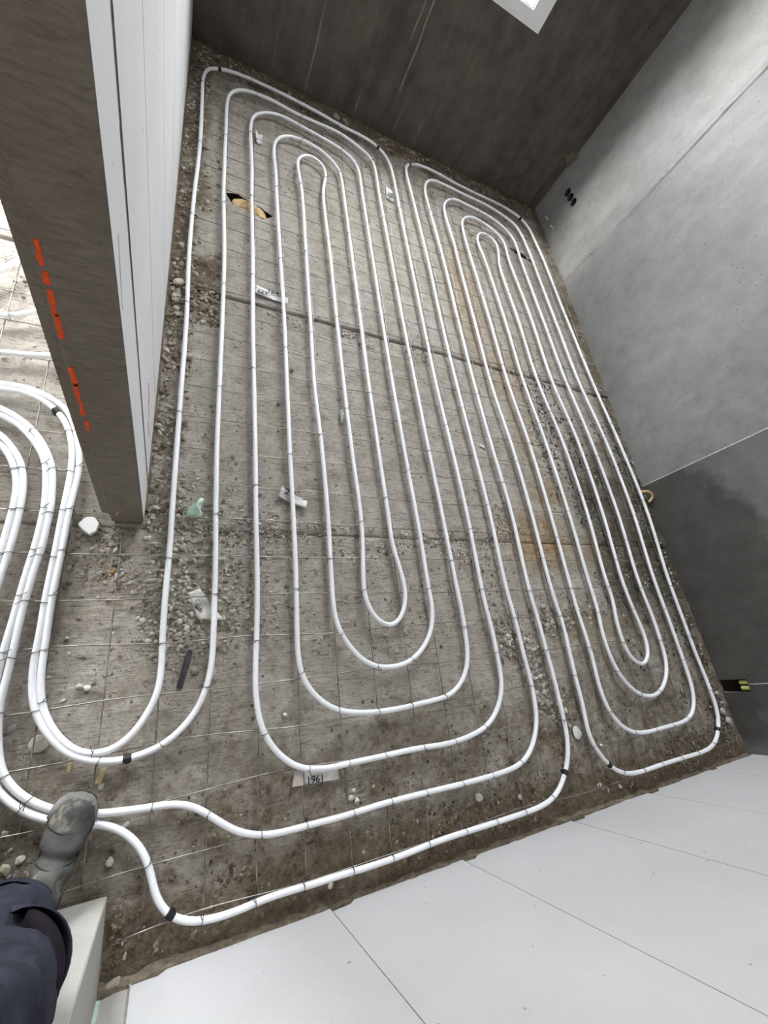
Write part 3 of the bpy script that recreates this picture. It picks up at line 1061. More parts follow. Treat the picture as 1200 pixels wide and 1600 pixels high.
# ---- heating pipes
PIPES = {
 "A": "-642,1076 -576,1079 -519,1081 -475,1070 -439,1046 -407,1019 -386,990 -365,948 -348,882 -340,810 -339,733 -342,634 -343,502 -347,352 -346,225 -348,166 -341,90 -329,39 -302,-14 -261,-65 -224,-98 -181,-116 -139,-126 -92,-128 -44,-120 -1,-107 50,-71 91,-22 117,38 131,104 135,192 135,339 134,496 130,665 127,946 129,1266 132,1633 132,2057 118,2545 118,2750 119,3100 120,3378 129,3476 156,3550 206,3609 266,3639 405,3659 540,3639 674,3642 873,3650 992,3600 1077,3547 1119,3470 1127,3343 1125,3151 1133,2519 1139,1976 1150,1508 1160,1097 1173,734 1181,349 1185,275 1185,203 1181,113 1171,40 1141,-23 1095,-68 1041,-93 978,-100 887,-106 821,-110 732,-110 661,-105 599,-94 549,-77 501,-44 459,5 437,49 427,99 425,165 427,261 429,363 430,466 429,685 425,990 424,1336 423,1732 415,2188 407,2719 406,2909 399,3093 409,3199 438,3274 495,3333 566,3357 667,3351 732,3327 796,3270 836,3199 846,3095 848,2933 852,2389 854,1879 856,1438 863,1053 872,714 874,558 892,460 906,360 903,312 885,259 853,215 819,200 784,211 748,242 721,297 713,358 720,468 729,554 733,705 721,1033 714,1405 710,1830 709,2323 701,2695 701,2846 713,2966 733,3076 722,3169 681,3216 643,3223 608,3209 561,3149 548,3085 554,2951 562,2812 562,2256 561,1779 558,1368 573,1011 579,695 575,405 575,291 583,224 605,172 640,119 686,74 733,50 786,42 845,45 900,63 952,100 996,152 1022,212 1031,280 1027,352 1027,563 1024,724 1011,1075 1002,1473 996,1928 994,2455 989,3091 990,3255 976,3352 933,3417 858,3461 743,3488 667,3502 573,3517 466,3530 387,3502 325,3452 280,3380 262,3288 260,3155 268,2849 266,2634 270,2121 269,1680 274,1301 278,968 279,675 282,464 282,366 281,268 278,176 275,86 274,34 278,-21 288,-83 309,-134 341,-180 380,-217 419,-241 459,-251 515,-258 589,-257 696,-257 796,-256 862,-256 1030,-261 1135,-248 1205,-229 1257,-194 1301,-143 1328,-82 1336,-16 1336,53 1336,152 1328,233 1324,346 1327,744 1313,1119 1292,1541 1286,2026 1281,2587 1276,3207 1275,3387 1268,3533 1244,3632 1199,3698 1134,3737 1047,3752 882,3758 739,3782 546,3798 365,3796 200,3780 121,3756 57,3721 11,3677 -9,3627 -21,3534 -18,3315 -13,2951 -16,2677 -23,2460 -26,1984 -17,1583 -18,1232 -19,925 -19,656 -18,517 -21,343 -20,203 -17,123 -22,48 -42,-4 -72,-53 -107,-87 -142,-101 -178,-101 -210,-91 -247,-62 -283,-16 -309,36 -322,88 -327,140 -328,224 -331,352 -326,502 -325,636 -319,735 -318,812 -328,880 -347,957 -374,1020 -398,1048 -433,1070 -466,1089 -522,1102 -580,1101 -647,1099",
 "B": "-634,1028 -564,1004 -527,985 -488,956 -461,929 -423,871 -397,815 -385,765 -382,732 -375,655 -377,581 -379,507 -388,439 -392,379 -398,299 -400,208 -403,122 -406,81 -407,55 -398,-20 -386,-75 -374,-111 -362,-131 -345,-152 -314,-181 -284,-201 -249,-220 -196,-240 -136,-251 -75,-257 -24,-261 26,-263 73,-273 104,-288 135,-311 181,-347 227,-377 274,-394 322,-403 397,-405 468,-405 548,-406 698,-401 871,-402 1051,-405 1202,-404 1259,-401 1334,-392 1400,-360 1448,-308 1477,-256 1494,-180 1499,-93 1492,40 1487,203 1475,343 1478,753 1463,1141 1444,1577 1432,2076 1431,2656 1409,3384 1407,3562 1428,3647 1468,3692 1544,3733 1690,3751 1892,3728 2097,3724 2302,3731 2483,3715 2593,3673 2662,3578 2684,3436 2707,3245 2739,2521 2778,1893 2835,1340 2858,844 2820,400 2818,258 2820,101 2822,-49 2829,-185 2832,-298 2825,-382 2788,-451 2732,-506 2663,-537 2564,-548 2379,-546 2194,-545 2045,-546 1956,-537 1888,-511 1841,-470 1797,-408 1777,-352 1780,-285 1786,-217 1786,-110 1791,16 1796,148 1779,338 1781,773 1764,1185 1725,1644 1718,2174 1710,2785 1714,2894 1701,3091 1701,3293 1723,3373 1789,3460 1865,3498 1981,3492 2183,3475 2318,3414 2392,3323 2412,3200 2408,3107 2438,2419 2468,1819 2525,1295 2542,823 2517,402 2521,295 2534,153 2534,8 2524,-78 2494,-143 2433,-203 2355,-240 2285,-243 2215,-225 2158,-184 2105,-113 2077,-23 2070,83 2085,217 2082,404 2083,793 2067,1229 2024,1714 2017,2276 1982,2911 1968,3003 1975,3114 2011,3176 2063,3205 2142,3182 2173,3116 2158,3001 2133,2888 2130,2782 2136,2650 2155,2323 2166,1748 2232,1253 2248,804 2229,404 2233,265 2214,168 2209,74 2220,-11 2250,-57 2302,-87 2350,-75 2390,-33 2407,44 2397,133 2381,224 2370,345 2369,403 2392,813 2384,1275 2317,1784 2304,2373 2261,3039 2272,3149 2247,3250 2144,3323 2008,3356 1932,3330 1868,3260 1844,3166 1840,2929 1843,2846 1864,2224 1875,1679 1916,1207 1928,783 1927,335 1928,215 1939,67 1940,-43 1933,-140 1945,-244 1975,-306 2032,-360 2104,-388 2200,-397 2334,-396 2475,-394 2556,-381 2622,-339 2663,-270 2677,-196 2681,-92 2681,34 2677,213 2673,401 2703,834 2687,1319 2615,1854 2583,2468 2554,3174 2546,3264 2529,3419 2482,3530 2378,3581 2222,3622 1976,3623 1780,3629 1665,3618 1606,3573 1572,3513 1548,3406 1552,3188 1570,2720 1575,2125 1584,1610 1605,1161 1631,763 1623,341 1633,204 1639,51 1645,-81 1644,-199 1642,-299 1626,-380 1600,-432 1550,-491 1496,-530 1425,-550 1349,-555 1176,-556 1017,-555 900,-555 762,-561 629,-562 513,-559 444,-559 367,-556 291,-556 220,-562 152,-561 111,-555 70,-540 38,-517 17,-489 3,-456 -6,-418 -18,-387 -36,-353 -62,-323 -86,-302 -118,-283 -146,-274 -193,-262 -229,-252 -263,-239 -295,-222 -330,-199 -354,-176 -370,-161 -393,-128 -411,-78 -421,-17 -426,62 -424,166 -420,225 -414,299 -409,379 -403,455 -397,515 -394,587 -393,661 -400,730 -407,782 -424,841 -451,882 -487,930 -522,957 -559,976 -628,998",
 "C": "-616,930 -547,905 -512,861 -484,821 -467,775 -457,722 -453,667 -453,605 -456,526 -462,455 -465,413 -472,333 -488,218",
 "D": "-610,897 -541,869 -513,829 -492,788 -475,722 -471,664 -473,600 -476,523 -480,472 -489,381 -505,254",
 "E": "-750,1479 -665,1610 -649,1637 -631,1673 -598,1742 -561,1843",
 "F": "-730,1370 -629,1396 -598,1403 -569,1425 -541,1446 -473,1507 -420,1582",
 "G": "-701,1216 -602,1233 -556,1239 -509,1245 -470,1254 -421,1270 -375,1298",
}


PR, PZ = 0.0098, 0.036


def ring_mesh():
    n, m = 12, 4
    V, F = [], []
    for i in range(n):
        a = 2 * math.pi * i / n
        c = np.array([0.0112 * math.cos(a), 0, -0.004 + 0.0162 * math.sin(a)])
        d = np.array([math.cos(a), 0, math.sin(a)])
        for k in range(m):
            b_ = 2 * math.pi * k / m
            V.append(c + 0.0011 * (math.cos(b_) * d + math.sin(b_) * np.array([0, 1, 0])))
    for i in range(n):
        for k in range(m):
            F.append((i * m + k, ((i + 1) % n) * m + k, ((i + 1) % n) * m + (k + 1) % m, i * m + (k + 1) % m))
    v2, f2 = tube([(0.004, 0, 0.012), (0.007, 0.004, 0.015), (0.013, 0.008, 0.013), (0.018, 0.013, 0.016)], 0.0012, 4)
    return join((V, F), (v2, f2))


tv, tf = ring_mesh()
TIE = bpy.data.meshes.new('wire_tie')
TIE.from_pydata([tuple(map(float, v_)) for v_ in tv], [], tf)
TIE.materials.append(M_TIE)
bv, bf = tube([(0, -0.011, 0), (0, -0.010, 0), (0, 0.010, 0), (0, 0.011, 0)], [0.0100, 0.0113, 0.0113, 0.0100], 14, cap=False)
bv2, bf2 = box(0.009, 0.0135, -0.006, 0.006, -0.012, 0.003)
bv, bf = join((bv, bf), (bv2, bf2))
BAND = bpy.data.meshes.new('tape_band')
BAND.from_pydata([tuple(map(float, v_)) for v_ in bv], [], bf)
BAND.materials.append(M_TAPE)


def put(me, name, parent, p, t, roll=0.0):
    o = bpy.data.objects.new(name, me)
    ang = math.atan2(-t[0], t[1]) + roll
    o.rotation_euler = (0, 0, ang)
    o.parent = parent
    o.location = Vector(p) - wloc(parent)
    C.objects.link(o)
    return o


BANDS = {'A': [(-0.090, -0.131), (-0.404, 1.025), (0.064, 3.724), (1.205, 3.707)],
         'B': [(0.043, -0.518), (1.581, -0.462), (1.851, -0.472), (2.768, -0.465), (1.461, 3.677), (2.584, 3.668)]}
LABELS = {
    'A': 'white plastic heating pipe laid as the long left spiral beside the aerated block wall',
    'B': 'white plastic heating pipe laid as the right spiral along the dark concrete right wall',
    'C': 'white heating pipe, outer of the innermost pair bending away at the left edge',
    'D': 'white heating pipe, inner of the innermost pair bending away at the left edge',
    'E': 'short stretch of white heating pipe behind the wall end, farthest of three single pipes',
    'F': 'short stretch of white heating pipe behind the wall end, middle of three single pipes',
    'G': 'short stretch of white heating pipe behind the wall end, nearest of three single pipes'}
LIFT = {'E': 0.010}
pipe_objs = {}
for key, s in PIPES.items():
    ctrl = [tuple(float(q) / 1000 for q in p.split(',')) for p in s.split()]
    D = smooth_path(ctrl, 0.018, 4)
    z = PZ + 0.0015 * (vnoise(D[:, 0], D[:, 1], 2.5, 11) - 0.5) * 2
    P3 = np.column_stack([D, z])
    V, F = tube(P3, PR, 10)
    o = mesh('heating_pipe', V, F, M_PIPE, None, True)
    tag(o, LABELS[key], 'pipe', 'white heating pipes on the floor')
    pipe_objs[key] = o
    T = np.gradient(D, axis=0)
    T /= np.linalg.norm(T, axis=1)[:, None]
    last = -9
    cnt = 0
    for i in range(2, len(D) - 2):
        x, y = D[i]
        tx, ty = T[i]
        if x < XL and (x < -1.2 or (x > XLB and y > 0.6)):
            continue
        hit = False
        if abs(ty) > 0.75:
            k0, k1 = math.floor((D[i - 1][1] + 0.107) / 0.15), math.floor((y + 0.107) / 0.15)
            if k0 != k1:
                k = max(k0, k1)
                line = int(round((x + 0.018) / 0.15))
                if x < -0.05:
                    hit = True
                elif y > 0.4:
                    hit = (k * 3 + line) % 4 == 0
                else:
                    hit = (k + line) % 2 == 0
        else:
            k0, k1 = math.floor((D[i - 1][0] + 0.018) / 0.15), math.floor((x + 0.018) / 0.15)
            if k0 != k1:
                hit = y < 0.6 or (max(k0, k1) % 2 == 0)
        if hit and i - last > 3:
            put(TIE, 'wire_tie', o, (x, y, z[i]), (tx, ty), random.uniform(-0.25, 0.25))
            last = i
    for bx_, by_ in BANDS.get(key, ()):
        i = int(np.argmin(np.hypot(D[:, 0] - bx_, D[:, 1] - by_)))
        b_ = put(BAND, 'tape_band', o, (D[i][0], D[i][1], z[i]), T[i])
        b_['label'] = 'black tape band'


# ---- loose gravel
_bm = bmesh.new()
bmesh.ops.create_icosphere(_bm, subdivisions=1, radius=1.0)
ICO_V = np.array([v_.co[:] for v_ in _bm.verts])
ICO_F = np.array([[v_.index for v_ in f_.verts] for f_ in _bm.faces])
_bm.free()


def gravel(name, label, P, smin, smax, palette, flat=0.7):
    P = np.asarray(P)
    n = len(P)
    s = 0.8 * smin + (smax - 0.8 * smin) * rng.random(n) ** 4.4
    J = ICO_V[None] * (1 + 0.75 * (rng.random((n, 12, 1)) - 0.5))
    J = J * np.stack([1 + 0.6 * rng.random(n), np.ones(n), flat * (0.6 + 0.5 * rng.random(n))], 1)[:, None]
    a = rng.random(n) * 6.283
    c, d = np.cos(a)[:, None], np.sin(a)[:, None]
    X = J[..., 0] * c - J[..., 1] * d
    Y = J[..., 0] * d + J[..., 1] * c
    h = floor_h(P[:, 0], P[:, 1])
    V = np.stack([X * s[:, None] + P[:, :1], Y * s[:, None] + P[:, 1:2], J[..., 2] * s[:, None] + (h + s * 0.35)[:, None]], 2).reshape(-1, 3)
    F = (ICO_F[None] + 12 * np.arange(n)[:, None, None]).reshape(-1, 3)
    org = P.mean(0)
    me = bpy.data.meshes.new(name)
    me.from_pydata((V - np.array([org[0], org[1], 0])).tolist(), [], F.tolist())
    me.materials.append(M_GRAVEL)
    ca = me.color_attributes.new('tone', 'FLOAT_COLOR', 'POINT')
    pal = np.array(palette)
    col = pal[rng.integers(0, len(pal), n)] * (0.75 + 0.5 * rng.random((n, 1)))
    col = np.repeat(col, 12, 0)
    ca.data.foreach_set('color', np.column_stack([col, np.ones(len(col))]).astype(np.float32).ravel())
    o = bpy.data.objects.new(name, me)
    o.location = (org[0], org[1], 0)
    C.objects.link(o)
    tag(o, label, 'gravel', None, 'stuff')
    return o


def blob(n, cx, cy, rx, ry):
    q = rng.normal(size=(n, 2)) * 0.55
    return np.column_stack([cx + q[:, 0] * rx, cy + q[:, 1] * ry])


def rect(n, x0, x1, y0, y1, s=7.0, thr=0.45, seed=50):
    out = np.zeros((0, 2))
    while len(out) < n:
        q = np.column_stack([rng.uniform(x0, x1, n * 2), rng.uniform(y0, y1, n * 2)])
        f_ = fbm(q[:, 0], q[:, 1], s, seed)
        out = np.vstack([out, q[rng.random(len(q)) < np.clip((f_ - thr) * 4 + 0.3, 0.03, 1)]])
    return out[:n]


def keep(P, x0=XL + 0.012, x1=2.99, y0=YN + 0.02, y1=YF - 0.02):
    P = P[(P[:, 0] > x0) & (P[:, 0] < x1) & (P[:, 1] > y0) & (P[:, 1] < y1)]
    ok = ~(in_poly(P[:, 0], P[:, 1], HOLE1) | in_poly(P[:, 0], P[:, 1], HOLE2))
    return P[ok]


GREY = [(0.36, 0.325, 0.28), (0.43, 0.40, 0.355), (0.29, 0.255, 0.215), (0.52, 0.49, 0.44), (0.20, 0.172, 0.142)]
SOIL = [(0.22, 0.175, 0.125), (0.30, 0.25, 0.19), (0.14, 0.11, 0.08), (0.42, 0.37, 0.30), (0.50, 0.46, 0.39)]
SOILD = [(0.13, 0.10, 0.068), (0.19, 0.15, 0.105), (0.09, 0.068, 0.047), (0.26, 0.215, 0.16), (0.36, 0.32, 0.26)]
DARK = [(0.10, 0.095, 0.085), (0.16, 0.15, 0.135), (0.24, 0.225, 0.20), (0.40, 0.385, 0.36), (0.075, 0.07, 0.062)]
gravel('gravel', 'grey gravel and concrete crumbs spread by the foot of the aerated wall end and under the first pipes',
       keep(np.vstack([blob(2600, 0.02, 0.55, 0.30, 0.28), blob(1800, 0.10, 0.30, 0.30, 0.16), blob(350, 0.33, 0.62, 0.16, 0.08), blob(500, -0.02, 0.25, 0.12, 0.16),
                       blob(300, -0.05, 0.85, 0.06, 0.35)]), XL + 0.01), 0.0018, 0.0085, GREY)
gravel('gravel', 'grey gravel and mortar crumbs in bands along the slab joints under the left pipe spiral',
       keep(np.vstack([rect(700, 0.30, 0.75, 0.50, 0.66, 9), rect(700, 0.75, 1.65, 0.52, 0.66, 9), blob(500, 1.58, 0.72, 0.10, 0.14), rect(800, 0.5, 1.6, 0.1, 0.55, 6, 0.55), rect(700, 0.0, 1.3, 1.73, 1.825, 9, 0.45)])), 0.0016, 0.0075, GREY)
gravel('gravel', 'heap of pale grey gravel between the two pipe spirals toward the front',
       keep(np.vstack([blob(420, 1.50, 0.07, 0.08, 0.07), blob(520, 1.60, -0.06, 0.10, 0.13), blob(260, 1.63, -0.20, 0.08, 0.10), blob(300, 1.78, 0.18, 0.14, 0.08),
                       blob(300, 2.0, 0.22, 0.22, 0.06), blob(160, 1.43, 0.20, 0.06, 0.12)])), 0.002, 0.012, GREY, 0.8)
gravel('gravel', 'dark damp gravel under the right pipe spiral along the concrete wall',
       keep(np.vstack([rect(3200, 2.20, 2.96, 0.25, 1.55, 5, 0.48), blob(700, 2.12, 1.35, 0.14, 0.45), rect(900, 2.3, 2.95, -0.3, 0.3, 6), blob(500, 2.20, 1.7, 0.12, 0.30)])), 0.0018, 0.009, DARK)
gravel('gravel', 'dirt and gravel crumbs along the foot of the dark right wall',
       keep(np.vstack([rect(1500, 2.85, 2.97, -0.6, 1.6, 8), rect(900, 2.84, 2.93, 1.6, 3.7, 8, 0.5), blob(260, 2.88, -0.40, 0.08, 0.12)]), x1=2.985), 0.0018, 0.010, DARK)
gravel('gravel', 'brown soil crumbs along the foot of the long aerated wall',
       keep(np.vstack([rect(2600, -0.096, 0.015, 0.65, 3.95, 8, 0.42), rect(1100, -0.09, 0.13, 1.62, 2.12, 7, 0.4), rect(700, -0.09, 0.10, 2.4, 3.2, 7, 0.5)])), 0.0022, 0.012, SOIL)
gravel('gravel', 'brown soil and rubble crumbs along the foot of the far concrete wall',
       keep(np.vstack([rect(1900, -0.05, 2.88, 3.78, 4.0, 7, 0.45), rect(500, 0.1, 2.8, 3.45, 3.8, 5, 0.55)])), 0.002, 0.013, SOIL)
gravel('gravel', 'dark soil crumbs in the strip before the white front wall',
       keep(np.vstack([rect(3200, -0.09, 2.98, -0.615, -0.46, 8, 0.42), rect(1300, -0.09, 2.9, -0.47, -0.25, 6, 0.52)])), 0.0018, 0.0065, SOILD)
P = rect(3600, -0.09, 2.95, -0.4, 3.8, 3.5, 0.52)
gravel('gravel', 'fine grit scattered sparsely over the whole slab among the pipes', keep(P), 0.0009, 0.0040, DARK + [(0.05, 0.045, 0.04)] * 3 + GREY)
P = np.vstack([rect(1500, -1.2, -0.10, -0.9, 0.55, 6, 0.5), rect(700, -1.6, -0.26, 0.55, 2.0, 5, 0.55), blob(500, -0.25, 0.52, 0.12, 0.14), blob(260, -0.14, 0.42, 0.10, 0.06),
               blob(300, -0.33, -0.36, 0.15, 0.08)])
P = P[~((P[:, 0] > XLB - 0.012) & (P[:, 1] > YEND - 0.01)) & ~((P[:, 0] > XLB - 0.012) & (P[:, 1] < -0.435)) & (P[:, 0] < -0.09)]
gravel('gravel', 'grey grit and soil crumbs in the doorway around the boot and the paired pipes', P, 0.0016, 0.008, GREY + SOIL)


# ---- single stones and scraps
def rock(name, label, cat, x, y, sx, sy, sz, col, seed, group=None, mat=None, rot=0.0, rough=0.42, sub=2, z=None):
    bm = bmesh.new()
    bmesh.ops.create_icosphere(bm, subdivisions=sub, radius=1.0)
    r_ = np.random.default_rng(seed)
    dirs = r_.normal(size=(9, 3))
    dirs /= np.linalg.norm(dirs, axis=1)[:, None]
    cut = 1 - rough * r_.random(9)
    for v_ in bm.verts:
        p = np.array(v_.co)
        for d_, c_ in zip(dirs, cut):
            e = p @ d_ - c_
            if e > 0:
                p = p - d_ * e
        p = p * (1 + 0.06 * (r_.random() - 0.5))
        v_.co = p * (sx, sy, sz)
    me = bpy.data.meshes.new(name)
    bm.to_mesh(me)
    bm.free()
    me.materials.append(mat or M_STONE)
    zmin = min(v_.co.z for v_ in me.vertices)
    if mat is None:
        ca = me.color_attributes.new('tone', 'FLOAT_COLOR', 'POINT')
        n = len(me.vertices)
        t_ = (np.array(col)[None] * (0.9 + 0.2 * r_.random((n, 1))))
        ca.data.foreach_set('color', np.column_stack([t_, np.ones(n)]).astype(np.float32).ravel())
    o = bpy.data.objects.new(name, me)
    h = float(floor_h(np.array([x]), np.array([y]))[0]) if z is None else z
    o.location = (x, y, h - zmin - 0.15 * sz if z is None else h)
    o.rotation_euler = (0, 0, rot)
    C.objects.link(o)
    tag(o, label, cat, group)
    return o


PAL = (0.66, 0.63, 0.57)
SG = 'single stones lying on the slab'
STONES = [
    (0.601, -0.366, .011, 'round pale pebble, largest of three together between the two front pipes', PAL),
    (0.622, -0.380, .011, 'round pale pebble touching its neighbour, nearest the front wall of three together', PAL),
    (0.612, -0.346, .008, 'small round pebble, farthest from the front wall of three together', PAL),
    (0.856, -0.262, .010, 'pale pebble just inside the outermost bend of the left spiral', PAL),
    (0.690, -0.350, .007, 'small tan pebble beside the three round pebbles', (0.5, 0.45, 0.38)),
    (1.130, -0.472, .017, 'flat pale plaster lump between the two long front pipes', (0.55, 0.53, 0.49)),
    (1.334, -0.511, .011, 'pale stone close to the front pipe near its black tape band', PAL),
    (0.380, -0.074, .008, 'white chip inside the lower left bend of the left spiral', (0.75, 0.73, 0.68)),
    (0.461, 1.461, .013, 'grey stone with a white side between the fourth and fifth pipes', (0.40, 0.38, 0.35)),
    (0.651, 3.102, .013, 'small white lump inside the innermost far bend of the left spiral', (0.72, 0.72, 0.7)),
    (1.566, 1.189, .013, 'slim white chip between the spirals halfway along the room', (0.78, 0.77, 0.74)),
    (1.961, 3.200, .022, 'cream plaster scrap by the innermost far bend of the right spiral', (0.78, 0.74, 0.62)),
    (1.849, 0.419, .013, 'grey stone leaning on a pipe just before the rusty stain', (0.45, 0.43, 0.40)),
    (1.721, 0.250, .018, 'grey lump of concrete between two pipes of the right spiral', (0.42, 0.40, 0.37)),
    (-0.111, -0.374, .012, 'pale stone beside the sole of the boot', PAL),
    (-0.313, -0.323, .011, 'pale stone at the left of the boot below the trouser hem', PAL),
    (-0.340, -0.335, .014, 'sand-coloured stone at the left edge near the trouser hem', (0.55, 0.5, 0.4)),
    (-0.055, 1.950, .016, 'grey brown stone in the soil by the long aerated wall', (0.38, 0.33, 0.27)),
    (-0.060, 2.080, .017, 'pale stone half buried in the soil by the aerated wall', (0.50, 0.45, 0.38)),
    (0.882, 3.908, .030, 'greenish grey mortar lump at the foot of the far wall', (0.40, 0.41, 0.33)),
    (0.955, 3.925, .020, 'smaller greenish mortar lump beside the big one at the far wall', (0.38, 0.38, 0.31)),
    (1.283, 3.925, .022, 'brown rubble stone at the far wall behind the left spiral corner', (0.33, 0.28, 0.23)),
    (1.548, 3.946, .020, 'pale rubble stone at the far wall where the right spiral starts', (0.42, 0.37, 0.30)),
    (1.640, 3.930, .015, 'small pale rubble stone near the right spiral start at the far wall', (0.40, 0.36, 0.30)),
    (2.930, -0.300, .015, 'pale mortar lump below the niche with yellow conduit ends', (0.52, 0.50, 0.47)),
    (2.925, -0.400, .022, 'long pale mortar lump at the foot of the right wall near the corner', (0.50, 0.48, 0.45)),
    (2.955, -0.455, .024, 'pale flaky mortar lump nearest the front right corner', (0.50, 0.48, 0.45)),
    (1.880, -0.411, .010, 'white chip beside the outer bend of the right spiral', (0.68, 0.66, 0.62)),
    (1.800, -0.560, .012, 'pale crumb in the soil before the front wall', (0.66, 0.63, 0.57)),
    (1.930, -0.590, .010, 'white crumb in the soil just before the front wall by the right spiral', (0.72, 0.7, 0.66)),
    (0.510, -0.590, .009, 'cream crumb in the dark soil near the second joint of the front wall', (0.72, 0.68, 0.58)),
    (0.023, 0.528, .013, 'broken grey stone in the gravel under the first long pipe', (0.36, 0.35, 0.33)),
    (0.390, 1.246, .011, 'dark stone beside the third long pipe', (0.22, 0.2, 0.17)),
    (0.430, 0.800, .011, 'grey stone just behind the torn paper tag with digits', (0.45, 0.43, 0.40)),
    (-0.150, -0.190, .009, 'pale crumb beside the yellowish wood chip by the toe of the boot', (0.55, 0.5, 0.42)),
    (-0.215, 0.080, .010, 'white plaster crumb inside the near pipe bend of the doorway', (0.74, 0.72, 0.65)),
    (1.736, -0.334, .026, 'flat white plaster splash between the two spirals near the front', (0.72, 0.71, 0.69)),
    (-0.235, 0.086, .009, 'grey plaster crumb inside the near pipe bend of the doorway', (0.50, 0.47, 0.42)),
]
for k, (x, y, s_, lab, col) in enumerate(STONES):
    rock('stone', lab, 'stone', x, y, s_ * 1.15, s_ * 0.9, s_ * 0.75, col, 100 + k, SG, rot=k * 1.7)
bpy.data.objects['stone.036'].scale = (1.0, 1.3, 0.25)
slim = bpy.data.objects['stone.010']
slim.scale = (0.6, 1.9, 0.6)
tan = rock('plaster_scrap', 'angular tan plaster scrap in the soil by the long aerated wall', 'scrap', -0.062, 1.828, .030, .018, .014, (0.66, 0.57, 0.44), 77, rot=0.5, rough=0.5)
rock('orange_scrap', 'tiny orange brown scrap on the slab in front of the wall end', 'scrap', -0.182, 0.444, .013, .008, .006, PAL, 52, mat=M_RUSTY, rot=0.6)
rock('plaster_disc', 'round flat grey mortar disc half under the paired pipes', 'disc', -0.312, -0.055, .026, .024, .007, (0.48, 0.45, 0.40), 53, rot=0.2, rough=0.12)
rock('insulation_foam', 'lumpy yellowish expanding foam filling the hole in the slab under the second pipe', 'foam', 0.262, 2.568, .098, .046, .032, PAL, 54, mat=M_FOAM, rot=-0.30, rough=0.42, sub=3, z=-0.022)


def chip(name, label, cat, pts, z0, th, mat):
    o = mesh(name, *prism(pts, 'z', z0, z0 + th), mat)
    fix_normals(o)
    c_ = np.mean(np.array(pts), 0)
    o.data.transform(Matrix.Translation((-c_[0], -c_[1], -z0)))
    o.location = (c_[0], c_[1], z0)
    bevelled(o, th * 0.25, 1)
    return tag(o, label, cat)


def quad(cx, cy, l, w_, a, jag=0.12):
    c_, s_ = math.cos(a), math.sin(a)
    p = [(-.5, -.5), (.1, -.55), (.5, -.4), (.55, .1), (.45, .5), (-.1, .45), (-.5, .4)]
    return [(cx + (u * l) * c_ - (v_ * w_) * s_, cy + (u * l) * s_ + (v_ * w_) * c_) for u, v_ in p]


chip('foam_scrap', 'angular white foam piece lying left of the aerated wall end', 'scrap',
     [(-0.300, 0.600), (-0.282, 0.628), (-0.255, 0.630), (-0.238, 0.605), (-0.243, 0.578), (-0.262, 0.562), (-0.285, 0.582)], 0.006, 0.014, M_STYRO)
chip('wood_chip', 'yellowish wood chip lying beyond the toe of the boot', 'wood chip', quad(-0.154, -0.163, 0.040, 0.016, 1.25), -0.004, 0.010, M_WOOD)
chip('wood_peg', 'slim yellowish wood peg sticking out from under the paired pipe bend', 'wood peg', quad(-0.233, -0.122, 0.036, 0.009, 1.5), -0.004, 0.008, M_WOOD)
chip('rubber_strip', 'flat dark rubber strip lying between the first two long pipes', 'strip', quad(0.052, 0.108, 0.118, 0.020, 1.33), 0.0, 0.006, M_RUBBER)
chip('white_splinter', 'slim white splinter lying right of the boot toward the front pipe bend', 'splinter', quad(-0.085, -0.300, 0.030, 0.010, 0.5), 0.0, 0.006, M_STYRO)


def sheet(name, label, cat, corners, mat, curl=0.01, n=10, m=5, z0=0.004, torn=0.0, seed=1, th=0.0006):
    """a curled scrap of sheet; corners: four (x, y) in order"""
    a, b_, c_, d_ = [np.array(p, float) for p in corners]
    V, F = [], []
    for i in range(n + 1):
        for j in range(m + 1):
            u, v_ = i / n, j / m
            tu = u
            vv = v_
            if torn and j == m:
                vv = 1 - torn * vnoise(u * 9, seed, 1.0, seed)
            p = (a * (1 - tu) + b_ * tu) * (1 - vv) + (d_ * (1 - tu) + c_ * tu) * vv
            z = z0 + curl * (abs(u - 0.5) * 2) ** 2 * (0.3 + vnoise(u * 3, v_ * 2 + seed, 1.5, seed)) + 0.004 * vnoise(u * 5, v_ * 3, 1.3, seed + 2)
            V.append((p[0], p[1], z))
    for i in range(n):
        for j in range(m):
            k = i * (m + 1) + j
            F.append((k, k + m + 1, k + m + 2, k + 1))
    N0 = len(V)
    V += [(x, y, z - th) for x, y, z in V]
    F += [tuple(q + N0 for q in f_[::-1]) for f_ in F]
    edge = [i * (m + 1) for i in range(n + 1)] + [n * (m + 1) + j for j in range(1, m + 1)] + [i * (m + 1) + m for i in range(n - 1, -1, -1)] + [j for j in range(m - 1, 0, -1)]
    for q in range(len(edge)):
        e0, e1 = edge[q], edge[(q + 1) % len(edge)]
        F.append((e0, e0 + N0, e1 + N0, e1))
    c0 = (a + b_ + c_ + d_) / 4
    o = mesh(name, V, F, mat, None, True, origin=(c0[0], c0[1], z0))
    return tag(o, label, cat)


def text(parent, s, x, y, z, size, ang, mat=M_INK, sx_=1.0):
    cu = bpy.data.curves.new('print', 'FONT')
    cu.body = s
    cu.size = size
    cu.align_x = 'CENTER'
    cu.align_y = 'CENTER'
    cu.extrude = 0.0002
    cu.offset = size * 0.012
    t_ = bpy.data.objects.new('print', cu)
    C.objects.link(t_)
    dg = bpy.context.evaluated_depsgraph_get()
    me = bpy.data.meshes.new_from_object(t_.evaluated_get(dg))
    bpy.data.objects.remove(t_)
    me.materials.clear()
    me.materials.append(mat)
    o = bpy.data.objects.new('print', me)
    o.parent = parent
    o.location = Vector((x, y, z)) - wloc(parent)
    o.rotation_euler = (0, 0, ang)
    o.scale = (sx_, 1, 1)
    C.objects.link(o)
    return o


